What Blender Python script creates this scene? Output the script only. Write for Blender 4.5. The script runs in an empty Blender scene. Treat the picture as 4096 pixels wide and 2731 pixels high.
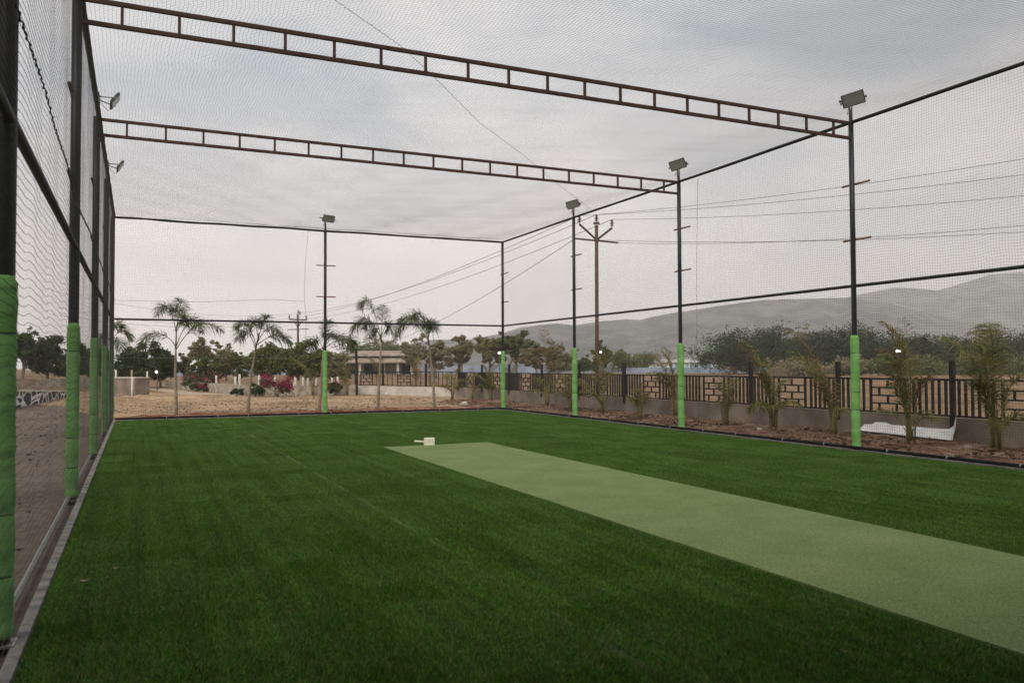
import bpy, math, random
import numpy as np
from mathutils import Vector, Matrix, noise as mnoise

scene = bpy.context.scene
COL = scene.collection
R_ = math.radians

# ------------------------------------------------------------------ camera
F, YAW, PIT, ROL = 3267.17, -0.4305, 0.0297, -0.0046
CAM = np.array([0.6195, -26.9241, 1.6])
_fw = np.array([-math.sin(YAW) * math.cos(PIT), math.cos(YAW) * math.cos(PIT), math.sin(PIT)])
_rt = np.array([math.cos(YAW), math.sin(YAW), 0.0])
_up = np.cross(_rt, _fw)
_R = math.cos(ROL) * _rt + math.sin(ROL) * _up
_U = -math.sin(ROL) * _rt + math.cos(ROL) * _up
cam_data = bpy.data.cameras.new("camera")
cam = bpy.data.objects.new("camera", cam_data)
COL.objects.link(cam)
cam_data.sensor_width = 36.0
cam_data.lens = 36.0 * F / 4096.0
cam_data.clip_start = 0.05
cam_data.clip_end = 12000.0
cam.matrix_world = Matrix(((_R[0], _U[0], -_fw[0], CAM[0]), (_R[1], _U[1], -_fw[1], CAM[1]),
                           (_R[2], _U[2], -_fw[2], CAM[2]), (0, 0, 0, 1)))
cam_data.dof.use_dof = True
cam_data.dof.focus_distance = 15.0
cam_data.dof.aperture_fstop = 2.8
scene.camera = cam
scene.cycles.volume_bounces = 6
scene.cycles.max_bounces = 12
scene.view_settings.view_transform = 'Standard'
scene.view_settings.look = 'None'
scene.view_settings.gamma = 1.0
scene.view_settings.exposure = 0.58

# ------------------------------------------------------------------ sky and sun (overcast, early evening)
SUN_EL, SUN_ROT = R_(48), R_(215)
world = bpy.data.worlds.new("World")
scene.world = world
world.use_nodes = True
wn, wl = world.node_tree.nodes, world.node_tree.links
wn.clear()
def W(t, **kw):
    n = wn.new(t)
    for k, v in kw.items():
        setattr(n, k, v)
    return n
out = W('ShaderNodeOutputWorld')
sky = W('ShaderNodeTexSky', sky_type='NISHITA', sun_disc=False, sun_elevation=SUN_EL, sun_rotation=SUN_ROT)
sky.air_density = 2.0
sky.dust_density = 4.0
bg1 = W('ShaderNodeBackground'); bg1.inputs[1].default_value = 0.08
bg2 = W('ShaderNodeBackground'); bg2.inputs[1].default_value = 1.14
wl.new(sky.outputs[0], bg1.inputs[0])
tc = W('ShaderNodeTexCoord')
sep = W('ShaderNodeSeparateXYZ'); wl.new(tc.outputs['Generated'], sep.inputs[0])
zc = W('ShaderNodeMath', operation='MAXIMUM'); wl.new(sep.outputs[2], zc.inputs[0]); zc.inputs[1].default_value = 0.0
za = W('ShaderNodeMath', operation='ADD'); wl.new(zc.outputs[0], za.inputs[0]); za.inputs[1].default_value = 0.16
dx = W('ShaderNodeMath', operation='DIVIDE'); wl.new(sep.outputs[0], dx.inputs[0]); wl.new(za.outputs[0], dx.inputs[1])
dy = W('ShaderNodeMath', operation='DIVIDE'); wl.new(sep.outputs[1], dy.inputs[0]); wl.new(za.outputs[0], dy.inputs[1])
cmb = W('ShaderNodeCombineXYZ'); wl.new(dx.outputs[0], cmb.inputs[0]); wl.new(dy.outputs[0], cmb.inputs[1])
cmb.inputs[2].default_value = 0.4
n1 = W('ShaderNodeTexNoise'); wl.new(cmb.outputs[0], n1.inputs['Vector'])
n1.inputs['Scale'].default_value = 1.05; n1.inputs['Detail'].default_value = 6.0
n1.inputs['Roughness'].default_value = 0.52; n1.inputs['Distortion'].default_value = 0.35
cr = W('ShaderNodeValToRGB'); wl.new(n1.outputs[0], cr.inputs[0])
cr.color_ramp.interpolation = 'EASE'
e = cr.color_ramp.elements
e[0].position = 0.40; e[0].color = (0.42, 0.45, 0.495, 1)
e[1].position = 0.62; e[1].color = (0.735, 0.70, 0.695, 1)
m = e.new(0.50); m.color = (0.585, 0.585, 0.60, 1)
# towards the horizon the cloud deck thins into an even pale glow
hr = W('ShaderNodeValToRGB'); wl.new(sep.outputs[2], hr.inputs[0])
hr.color_ramp.elements[0].position = 0.02; hr.color_ramp.elements[0].color = (1, 1, 1, 1)
hr.color_ramp.elements[1].position = 0.34; hr.color_ramp.elements[1].color = (0, 0, 0, 1)
mx = W('ShaderNodeMixRGB'); wl.new(hr.outputs[0], mx.inputs[0]); wl.new(cr.outputs[0], mx.inputs[1])
mx.inputs[2].default_value = (0.71, 0.655, 0.64, 1)
# higher up the deck is thicker and greyer, more so towards the right-hand side
er = W('ShaderNodeMapRange'); er.interpolation_type = 'SMOOTHSTEP'
er.inputs[1].default_value = 0.12; er.inputs[2].default_value = 0.62; er.inputs[3].default_value = 1.0; er.inputs[4].default_value = 0.70
wl.new(sep.outputs[2], er.inputs[0])
xr = W('ShaderNodeMapRange'); xr.interpolation_type = 'SMOOTHSTEP'
xr.inputs[1].default_value = 0.35; xr.inputs[2].default_value = 0.95; xr.inputs[3].default_value = 1.0; xr.inputs[4].default_value = 0.58
wl.new(sep.outputs[0], xr.inputs[0])
em_ = W('ShaderNodeMath', operation='MULTIPLY'); wl.new(er.outputs[0], em_.inputs[0]); wl.new(xr.outputs[0], em_.inputs[1])
sc_ = W('ShaderNodeVectorMath', operation='SCALE'); wl.new(mx.outputs[0], sc_.inputs[0]); wl.new(em_.outputs[0], sc_.inputs['Scale'])
wl.new(sc_.outputs[0], bg2.inputs[0])
mixs = W('ShaderNodeMixShader'); mixs.inputs[0].default_value = 0.90
wl.new(bg1.outputs[0], mixs.inputs[1]); wl.new(bg2.outputs[0], mixs.inputs[2])
wl.new(mixs.outputs[0], out.inputs[0])

sun_data = bpy.data.lights.new("sun", 'SUN')
sun = bpy.data.objects.new("sun", sun_data)
COL.objects.link(sun)
sun_data.energy = 1.5
sun_data.angle = R_(40)
sun_data.color = (1.0, 0.90, 0.77)
_sd = Vector((math.sin(SUN_ROT) * math.cos(SUN_EL), math.cos(SUN_ROT) * math.cos(SUN_EL), math.sin(SUN_EL)))
sun.rotation_euler = _sd.to_track_quat('Z', 'Y').to_euler()

# ------------------------------------------------------------------ helpers
def ray(u, v):
    return _fw + _R * (u - 2048) / F - _U * (v - 1365.5) / F
def at(u, v, dep):                       # world point seen at (u, v) of the photo, dep metres along the view
    return CAM + ray(u, v) * dep
def gd(u, dep, z=0.0):                   # ground point below column u at view depth dep
    p = at(u, 1463, dep); return np.array([p[0], p[1], z])
def gp(u, v, z=0.0):                     # ground point seen at (u, v)
    d = ray(u, v); return CAM + d * (z - CAM[2]) / d[2]
def hz(u):                               # horizon row at column u
    return 1472 - u * 0.0044
def zat(u, v, dep):
    return at(u, v, dep)[2]

def rgb(m, c, **kw):
    b = m.node_tree.nodes['Principled BSDF']
    b.inputs['Base Color'].default_value = (*c, 1)
    for k, v in kw.items():
        b.inputs[k].default_value = v
    return b

def mat(name, c1, c2=None, scale=8.0, rough=0.7, detail=4.0, metal=0.0, bump=0.0, bscale=None, spec=0.3, lo=0.35, hi=0.65, c3=None, sheen=0.0):
    """Principled surface mottled by noise in the object's own space."""
    m = bpy.data.materials.new(name); m.use_nodes = True
    nt = m.node_tree; b = nt.nodes['Principled BSDF']
    b.inputs['Roughness'].default_value = rough
    b.inputs['Metallic'].default_value = metal
    b.inputs['Specular IOR Level'].default_value = spec
    b.inputs['Base Color'].default_value = (*c1, 1)
    if sheen:
        b.inputs['Sheen Weight'].default_value = sheen
    tcn = nt.nodes.new('ShaderNodeTexCoord')
    if c2 is not None:
        n = nt.nodes.new('ShaderNodeTexNoise'); n.inputs['Scale'].default_value = scale; n.inputs['Detail'].default_value = detail
        nt.links.new(tcn.outputs['Object'], n.inputs['Vector'])
        r = nt.nodes.new('ShaderNodeValToRGB')
        r.color_ramp.elements[0].position = lo; r.color_ramp.elements[0].color = (*c1, 1)
        r.color_ramp.elements[1].position = hi; r.color_ramp.elements[1].color = (*c2, 1)
        if c3 is not None:
            k = r.color_ramp.elements.new((lo + hi) / 2); k.color = (*c3, 1)
        nt.links.new(n.outputs[0], r.inputs[0]); nt.links.new(r.outputs[0], b.inputs['Base Color'])
    if bump:
        n2 = nt.nodes.new('ShaderNodeTexNoise'); n2.inputs['Scale'].default_value = bscale or scale * 3; n2.inputs['Detail'].default_value = 5
        nt.links.new(tcn.outputs['Object'], n2.inputs['Vector'])
        bp = nt.nodes.new('ShaderNodeBump'); bp.inputs['Strength'].default_value = bump; bp.inputs['Distance'].default_value = 0.02
        nt.links.new(n2.outputs[0], bp.inputs['Height']); nt.links.new(bp.outputs[0], b.inputs['Normal'])
    return m

def leafmat(name, cols, transl=0.35, rough=0.55):
    """Leaf surface: every leaf takes its own hue, light passes partly through."""
    m = bpy.data.materials.new(name); m.use_nodes = True
    nt = m.node_tree; nt.nodes.clear()
    o = nt.nodes.new('ShaderNodeOutputMaterial')
    g = nt.nodes.new('ShaderNodeNewGeometry')
    r = nt.nodes.new('ShaderNodeValToRGB')
    els = r.color_ramp.elements
    for i, c in enumerate(cols):
        p = i / max(1, len(cols) - 1)
        if i == 0: els[0].position = 0; els[0].color = (*c, 1)
        elif i == len(cols) - 1: els[-1].position = 1; els[-1].color = (*c, 1)
        else:
            k = els.new(p); k.color = (*c, 1)
    nt.links.new(g.outputs['Random Per Island'], r.inputs[0])
    d = nt.nodes.new('ShaderNodeBsdfPrincipled'); d.inputs['Roughness'].default_value = rough; d.inputs['Specular IOR Level'].default_value = 0.25
    t = nt.nodes.new('ShaderNodeBsdfTranslucent')
    nt.links.new(r.outputs[0], d.inputs['Base Color']); nt.links.new(r.outputs[0], t.inputs[0])
    x = nt.nodes.new('ShaderNodeMixShader'); x.inputs[0].default_value = transl
    nt.links.new(d.outputs[0], x.inputs[1]); nt.links.new(t.outputs[0], x.inputs[2]); nt.links.new(x.outputs[0], o.inputs[0])
    return m

class MB:
    def __init__(s): s.v = []; s.f = []
    def add(s, vs, fs):
        o = len(s.v); s.v += [tuple(map(float, p)) for p in vs]; s.f += [tuple(o + i for i in q) for q in fs]; return s
    def quad(s, a, b, c, d): return s.add([a, b, c, d], [(0, 1, 2, 3)])
    def box(s, c, sz, rot=None):
        c = np.array(c, float); h = np.array(sz, float) / 2
        P = [np.array([x, y, z]) * h for x in (-1, 1) for y in (-1, 1) for z in (-1, 1)]
        if rot is not None: P = [np.array(rot @ Vector(p)) for p in P]
        return s.add([p + c for p in P], [(0, 1, 3, 2), (4, 6, 7, 5), (0, 4, 5, 1), (2, 3, 7, 6), (0, 2, 6, 4), (1, 5, 7, 3)])
    def rbox(s, c, sz, bev, rot=None):
        """box with chamfered edges"""
        c = np.array(c, float); h = np.array(sz, float) / 2; b = min(bev, h.min() * .9)
        V = []; 
        import itertools
        idx = {}
        for sx, sy, sz_ in itertools.product((-1, 1), repeat=3):
            for ax in range(3):
                p = np.array([sx, sy, sz_]) * (h - b); p[ax] = (sx, sy, sz_)[ax] * h[ax]
                idx[(sx, sy, sz_, ax)] = len(V); V.append(p)
        F_ = []
        for ax in range(3):
            a1, a2 = [a for a in range(3) if a != ax]
            for sg in (-1, 1):
                q = []
                for s1, s2 in ((-1, -1), (1, -1), (1, 1), (-1, 1)):
                    k = [0, 0, 0]; k[ax] = sg; k[a1] = s1; k[a2] = s2; q.append(idx[(*k, ax)])
                F_.append(tuple(q))
        for ax in range(3):
            a1, a2 = [a for a in range(3) if a != ax]
            for s1 in (-1, 1):
                for s2 in (-1, 1):
                    k0 = [0, 0, 0]; k0[ax] = -1; k0[a1] = s1; k0[a2] = s2; k1 = list(k0); k1[ax] = 1
                    F_.append((idx[(*k0, a1)], idx[(*k1, a1)], idx[(*k1, a2)], idx[(*k0, a2)]))
        for sg in itertools.product((-1, 1), repeat=3):
            F_.append(tuple(idx[(*sg, a)] for a in range(3)))
        if rot is not None: V = [np.array(rot @ Vector(p)) for p in V]
        return s.add([p + c for p in V], F_)
    def tube(s, pts, r, n=8, cap=True):
        pts = [np.array(p, float) for p in pts]; k = len(pts)
        rs = r if hasattr(r, '__len__') else [r] * k
        d0 = pts[1] - pts[0]; d0 = d0 / (np.linalg.norm(d0) + 1e-12)
        ref = np.array([0, 0, 1.0]) if abs(d0[2]) < .9 else np.array([1.0, 0, 0])
        V = []
        a = np.cross(d0, ref); a /= np.linalg.norm(a)
        for i, p in enumerate(pts):
            d = pts[min(i + 1, k - 1)] - pts[max(i - 1, 0)]; d = d / (np.linalg.norm(d) + 1e-12)
            a = a - d * (a @ d); a /= (np.linalg.norm(a) + 1e-12); b = np.cross(d, a)
            for j in range(n):
                t = 2 * math.pi * j / n + math.pi / n
                V.append(p + (a * math.cos(t) + b * math.sin(t)) * rs[i])
        Fq = [(i * n + j, i * n + (j + 1) % n, (i + 1) * n + (j + 1) % n, (i + 1) * n + j) for i in range(k - 1) for j in range(n)]
        if cap: Fq += [tuple(range(n - 1, -1, -1)), tuple((k - 1) * n + j for j in range(n))]
        return s.add(V, Fq)
    def ball(s, c, r, nu=10, nv=7):
        c = np.array(c, float); r = np.array(r if hasattr(r, '__len__') else [r] * 3, float)
        V = [c + r * np.array([0, 0, -1])]
        for i in range(1, nv):
            ph = -math.pi / 2 + math.pi * i / nv
            for j in range(nu):
                t = 2 * math.pi * j / nu
                V.append(c + r * np.array([math.cos(ph) * math.cos(t), math.cos(ph) * math.sin(t), math.sin(ph)]))
        V.append(c + r * np.array([0, 0, 1])); L = len(V) - 1
        Fq = [(0, 1 + (j + 1) % nu, 1 + j) for j in range(nu)]
        for i in range(nv - 2):
            for j in range(nu):
                a = 1 + i * nu
                Fq.append((a + j, a + (j + 1) % nu, a + nu + (j + 1) % nu, a + nu + j))
        a = 1 + (nv - 2) * nu
        Fq += [(a + j, a + (j + 1) % nu, L) for j in range(nu)]
        return s.add(V, Fq)
    def mesh(s, name, material, smooth=False):
        me = bpy.data.meshes.new(name)
        me.from_pydata(s.v, [], s.f); me.update()
        if material: me.materials.append(material)
        if smooth: me.polygons.foreach_set('use_smooth', [True] * len(me.polygons))
        return me
    def build(s, name, material, parent=None, smooth=False):
        o = bpy.data.objects.new(name, s.mesh(name, material, smooth)); COL.objects.link(o)
        if parent: o.parent = parent
        return o

def np_mesh(name, V, Q, material, parent=None, smooth=False):
    """fast mesh from numpy verts and an (n,k) face array"""
    me = bpy.data.meshes.new(name)
    V = np.asarray(V, np.float32); Q = np.asarray(Q, np.int32); n, k = Q.shape
    me.vertices.add(len(V)); me.vertices.foreach_set('co', V.ravel())
    me.loops.add(n * k); me.loops.foreach_set('vertex_index', Q.ravel())
    me.polygons.add(n); me.polygons.foreach_set('loop_start', np.arange(0, n * k, k, dtype=np.int32))
    me.polygons.foreach_set('loop_total', np.full(n, k, np.int32))
    if smooth: me.polygons.foreach_set('use_smooth', np.ones(n, bool))
    me.update(calc_edges=True); me.validate()
    me.materials.append(material)
    o = bpy.data.objects.new(name, me); COL.objects.link(o)
    if parent: o.parent = parent
    return o

def tag(o, label=None, cat=None, group=None, kind=None):
    if label: o['label'] = label
    if cat: o['category'] = cat
    if group: o['group'] = group
    if kind: o['kind'] = kind
    return o
def thing(name, label, cat, loc=(0, 0, 0), rotz=0.0, group=None):
    o = bpy.data.objects.new(name, None); COL.objects.link(o)
    o.empty_display_size = 0.2
    o.location = tuple(map(float, loc)); o.rotation_euler = (0, 0, rotz)
    return tag(o, label, cat, group)
def dup(root, loc, rotz=0.0, label=None, skip=()):
    r = root.copy(); COL.objects.link(r); r.location = tuple(map(float, loc)); r.rotation_euler = (0, 0, rotz)
    if label: r['label'] = label
    for ch in list(root.children):
        if ch.name.split('.')[0] in skip: continue
        c = ch.copy(); COL.objects.link(c); c.parent = r
        for g in ch.children:
            d = g.copy(); COL.objects.link(d); d.parent = c
    return r

random.seed(7); rng = np.random.default_rng(11)
def fbm(x, y, s=1.0, seed=0.0, oct=4):
    t = 0; a = 1.0; n = 0
    for k in range(oct):
        t += a * mnoise.noise(Vector((x * s + seed, y * s - seed * .7, seed * 1.3))); n += a; a *= .5; s *= 2
    return t / n

# ------------------------------------------------------------------ materials
M = {}
M['pole'] = mat('pole_paint', (0.012, 0.016, 0.020), (0.022, 0.026, 0.031), 14, .45, spec=.4)
M['stub'] = mat('galvanised', (0.20, 0.21, 0.20), (0.32, 0.32, 0.30), 20, .5, metal=.4)
M['pipe'] = mat('black_pipe', (0.008, 0.009, 0.010), (0.016, 0.017, 0.018), 9, .85, spec=.15)
M['rail'] = mat('rail_paint', (0.014, 0.018, 0.019), (0.030, 0.034, 0.033), 9, .5)
M['truss'] = mat('primer_red', (0.050, 0.024, 0.018), (0.085, 0.040, 0.028), 6, .6)
M['rust'] = mat('rusty_bar', (0.22, 0.105, 0.045), (0.36, 0.20, 0.10), 22, .7)
M['pad'] = mat('lime_pad', (0.17, 0.42, 0.11), (0.25, 0.52, 0.18), 5, .75, bump=.5, bscale=14, spec=.15)
M['strap'] = mat('strap', (0.02, 0.09, 0.025), (0.03, 0.13, 0.03), 8, .6)
M['net'] = mat('net_twine', (0.050, 0.050, 0.046), (0.075, 0.072, 0.066), 3, .7)
M['lamp_body'] = mat('lamp_body', (0.075, 0.085, 0.075), (0.12, 0.13, 0.115), 18, .5, metal=.3)
M['lamp_glass'] = mat('lamp_glass', (0.38, 0.39, 0.34), (0.48, 0.49, 0.43), 9, .25, spec=.6)
M['kerb'] = mat('kerb_concrete', (0.11, 0.105, 0.10), (0.27, 0.26, 0.235), 7, .9, bump=.3)
M['concrete'] = mat('concrete', (0.18, 0.145, 0.12), (0.30, 0.255, 0.215), 1.6, .9, bump=.25)
M['white_render'] = mat('pale_render', (0.50, 0.47, 0.42), (0.66, 0.62, 0.56), 1.8, .9, bump=.2)
M['iron'] = mat('black_iron', (0.012, 0.011, 0.011), (0.026, 0.022, 0.02), 12, .5)
M['white_paint'] = mat('white_paint', (0.62, 0.60, 0.56), (0.80, 0.79, 0.75), 9, .7)
M['sheet'] = mat('white_sheet', (0.66, 0.67, 0.68), (0.78, 0.78, 0.78), 3, .5)
M['plastic'] = mat('cream_plastic', (0.78, 0.77, 0.62), (0.84, 0.83, 0.70), 6, .4)
M['dot'] = mat('yellow_dot', (0.70, 0.50, 0.12), (0.75, 0.56, 0.18), 6, .5)
M['turf_base'] = mat('turf_backing', (0.012, 0.030, 0.007), (0.02, 0.045, 0.010), 60, .95)
M['trunk'] = mat('grey_trunk', (0.15, 0.12, 0.09), (0.28, 0.24, 0.19), 9, .9, bump=.4)
M['palm_trunk'] = mat('palm_trunk', (0.26, 0.20, 0.14), (0.42, 0.36, 0.28), 7, .85, bump=.4)
M['cane'] = mat('palm_cane', (0.16, 0.15, 0.05), (0.30, 0.24, 0.09), 12, .7)
M['crownshaft'] = mat('crownshaft', (0.13, 0.17, 0.06), (0.22, 0.24, 0.10), 7, .6)
M['stake'] = mat('bamboo_stake', (0.34, 0.26, 0.13), (0.46, 0.36, 0.20), 12, .7)
M['rust_pole'] = mat('steel_pole', (0.075, 0.042, 0.030), (0.125, 0.075, 0.055), 5, .7)
M['insul'] = mat('insulator', (0.04, 0.025, 0.022), (0.07, 0.04, 0.035), 9, .35)
M['wire'] = mat('wire', (0.07, 0.07, 0.07), (0.11, 0.11, 0.11), 2, .6)
M['palm_leaf'] = leafmat('palm_leaf', [(0.045, 0.075, 0.022), (0.08, 0.125, 0.038), (0.125, 0.165, 0.058), (0.17, 0.185, 0.08)])
M['areca_leaf'] = leafmat('areca_leaf', [(0.10, 0.14, 0.032), (0.20, 0.23, 0.055), (0.31, 0.29, 0.09), (0.44, 0.33, 0.15)])
M['dry_leaf'] = leafmat('dry_frond', [(0.18, 0.11, 0.05), (0.28, 0.18, 0.08), (0.16, 0.13, 0.05)])
M['leaf_dark'] = leafmat('leaf_dark', [(0.020, 0.038, 0.012), (0.04, 0.072, 0.02), (0.07, 0.105, 0.03), (0.10, 0.125, 0.04)], .25)
M['leaf_mid'] = leafmat('leaf_mid', [(0.065, 0.095, 0.03), (0.12, 0.15, 0.047), (0.17, 0.19, 0.065), (0.24, 0.225, 0.09)], .4)
M['leaf_pale'] = leafmat('leaf_pale', [(0.15, 0.16, 0.075), (0.22, 0.22, 0.10), (0.28, 0.255, 0.13), (0.33, 0.27, 0.17)], .35)
M['leaf_dry'] = leafmat('leaf_dry', [(0.19, 0.155, 0.10), (0.27, 0.215, 0.14), (0.24, 0.225, 0.11), (0.33, 0.25, 0.17)], .35)
M['leaf_wood'] = leafmat('leaf_wood', [(0.014, 0.028, 0.012), (0.028, 0.050, 0.018), (0.048, 0.072, 0.026), (0.075, 0.092, 0.038)], .2)
M['bloom'] = leafmat('bloom', [(0.30, 0.025, 0.075), (0.42, 0.05, 0.14), (0.26, 0.02, 0.05)], .3)
M['roof'] = mat('old_tiles', (0.23, 0.18, 0.14), (0.40, 0.34, 0.28), 1.2, .9, bump=.3)
M['house_wall'] = mat('old_wall', (0.20, 0.155, 0.12), (0.36, 0.29, 0.23), .8, .9)
M['dark_open'] = mat('dark_opening', (0.014, 0.011, 0.010), (0.03, 0.022, 0.018), 3, .9)
M['blue_sheet'] = mat('blue_sheeting', (0.20, 0.27, 0.40), (0.33, 0.39, 0.48), .35, .6)
M['factory_white'] = mat('factory_white', (0.60, 0.62, 0.62), (0.72, 0.73, 0.72), .3, .7)
M['teal'] = mat('teal_paint', (0.06, 0.34, 0.36), (0.10, 0.42, 0.42), .5, .6)
M['scaffold_green'] = mat('green_mesh', (0.12, 0.24, 0.11), (0.19, 0.32, 0.15), .8, .8)
M['hill'] = mat('hill_scrub', (0.014, 0.028, 0.030), (0.12, 0.118, 0.10), .022, .95, detail=10, lo=.40, hi=.60)

def mat_world(name, cols, s1, s2, bump=.4, bs=14, rough=.95, mixs=.5):
    """ground: large patches times fine grain, in world metres"""
    m = bpy.data.materials.new(name); m.use_nodes = True
    nt = m.node_tree; b = nt.nodes['Principled BSDF']; b.inputs['Roughness'].default_value = rough; b.inputs['Specular IOR Level'].default_value = .15
    g = nt.nodes.new('ShaderNodeNewGeometry')
    a = nt.nodes.new('ShaderNodeTexNoise'); a.inputs['Scale'].default_value = s1; a.inputs['Detail'].default_value = 7
    c = nt.nodes.new('ShaderNodeTexNoise'); c.inputs['Scale'].default_value = s2; c.inputs['Detail'].default_value = 6
    nt.links.new(g.outputs['Position'], a.inputs['Vector']); nt.links.new(g.outputs['Position'], c.inputs['Vector'])
    mm = nt.nodes.new('ShaderNodeMixRGB'); mm.inputs[0].default_value = mixs
    nt.links.new(a.outputs[0], mm.inputs[1]); nt.links.new(c.outputs[0], mm.inputs[2])
    r = nt.nodes.new('ShaderNodeValToRGB'); els = r.color_ramp.elements
    els[0].position = .38; els[0].color = (*cols[0], 1); els[1].position = .62; els[1].color = (*cols[-1], 1)
    for i, k in enumerate(cols[1:-1]):
        q = els.new(.38 + .24 * (i + 1) / (len(cols) - 1)); q.color = (*k, 1)
    nt.links.new(mm.outputs[0], r.inputs[0]); nt.links.new(r.outputs[0], b.inputs['Base Color'])
    n2 = nt.nodes.new('ShaderNodeTexNoise'); n2.inputs['Scale'].default_value = bs; n2.inputs['Detail'].default_value = 8
    nt.links.new(g.outputs['Position'], n2.inputs['Vector'])
    bp = nt.nodes.new('ShaderNodeBump'); bp.inputs['Strength'].default_value = bump; bp.inputs['Distance'].default_value = .06
    nt.links.new(n2.outputs[0], bp.inputs['Height']); nt.links.new(bp.outputs[0], b.inputs['Normal'])
    return m
M['mat'] = mat_world('pitch_mat', [(0.14, 0.205, 0.074), (0.20, 0.285, 0.10), (0.245, 0.335, 0.128), (0.32, 0.375, 0.185)], 1.6, 75, bump=.6, bs=160, mixs=.80)
M['ground'] = mat_world('sandy_ground', [(0.19, 0.125, 0.072), (0.32, 0.215, 0.128), (0.43, 0.30, 0.185), (0.51, 0.375, 0.245)], .35, 6, bump=.7)
M['grey_soil'] = mat_world('grey_soil', [(0.12, 0.09, 0.07), (0.175, 0.135, 0.11), (0.235, 0.185, 0.15)], .5, 9)
M['field'] = mat_world('dry_field', [(0.145, 0.090, 0.052), (0.225, 0.146, 0.085), (0.30, 0.20, 0.12)], .15, 2.5)
M['red_soil'] = mat_world('red_soil', [(0.085, 0.045, 0.030), (0.17, 0.090, 0.058), (0.28, 0.175, 0.12), (0.36, 0.255, 0.19)], 1.3, 11, bump=1.0, bs=22)
M['red_clay'] = mat_world('red_clay', [(0.13, 0.045, 0.025), (0.23, 0.085, 0.045), (0.33, 0.155, 0.09), (0.46, 0.33, 0.22)], 1.1, 8, bump=1.0, bs=22)
M['track'] = mat_world('track', [(0.38, 0.29, 0.20), (0.46, 0.36, 0.26), (0.50, 0.40, 0.29)], .6, 8)

# ------------------------------------------------------------------ ground
def sheet(name, poly, z, m, kind='structure'):
    mb = MB(); mb.add([(x, y, z) for x, y in poly], [tuple(range(len(poly)))])
    return tag(mb.build(name, m), kind=kind)
WX, HY, TOP, MID = 12.62, -25.6, 6.07, 3.04       # cage: width, near end, heights of the rails
YB = [-5.31, -10.6, -15.9, -21.45]                # post rows along the long walls
sheet('ground', [(-2300, -300), (2300, -300), (2300, 2300), (-2300, 2300)], -0.030, M['ground'])
sheet('dry_field', [(16.1, -60), (700, -60), (900, 700), (-60, 700), (-40, 75), (12.3, 20.6), (16.1, 13.4)], -0.020, M['field'])
sheet('bare_yard', [(-60, -40), (0.06, -40), (0.06, 0.0), (-2.2, 12), (-12, 34), (-60, 34)], -0.016, M['grey_soil'])
ta, tb, tc2, td = gp(575, 1547), gp(590, 1556), gp(800, 1588), gp(960, 1580)
sheet('dirt_track', [tuple(ta[:2]), tuple(tb[:2]), tuple(tc2[:2]), tuple(td[:2])], -0.014, M['track'])

def bed(name, x0, x1, y0, y1, step, amp, base, seed, m, edge=.25):
    nx, ny = max(2, int((x1 - x0) / step)), max(2, int((y1 - y0) / step))
    V = []; 
    for j in range(ny + 1):
        for i in range(nx + 1):
            x = x0 + (x1 - x0) * i / nx; y = y0 + (y1 - y0) * j / ny
            wob = .5 * edge * fbm(x, y, .8, seed + 5)
            e_ = min(1, min(x - x0 + wob, x1 - x, y - y0, y1 - y + wob) / edge) if edge else 1
            e_ = max(0, e_)
            z = -0.028 + e_ * (base + amp * (0.5 + fbm(x, y, 1.6, seed, 5)) + .25 * amp * max(0, fbm(x, y, 9, seed + 2, 2)))
            V.append((x, y, z))
    Q = [(j * (nx + 1) + i, j * (nx + 1) + i + 1, (j + 1) * (nx + 1) + i + 1, (j + 1) * (nx + 1) + i) for j in range(ny) for i in range(nx)]
    return tag(np_mesh(name, V, Q, m, smooth=True), kind='structure')
bed('planting_bed', 12.86, 15.68, -25, 8, .11, .10, .02, 3.0, M['red_soil'])
bed('planting_bed', -0.1, 12.9, .20, 2.9, .08, .13, .03, 9.0, M['red_clay'], .9)
bed('earth_bank', -2.0, 6.5, 14.0, 21.0, .3, .30, .0, 21.0, M['ground'], 2.5)

# kerb under the cage rails
kb = MB()
kb.box((WX + .02, HY / 2, .005), (.30, -HY + .3, .07))
kb.box((WX / 2, .04, .006), (WX - .27, .26, .07))
kb.box((.02, HY / 2 + .0, .003), (.065, -HY + .3, .06))
tag(kb.build('kerb', M['kerb']), kind='structure')

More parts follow.
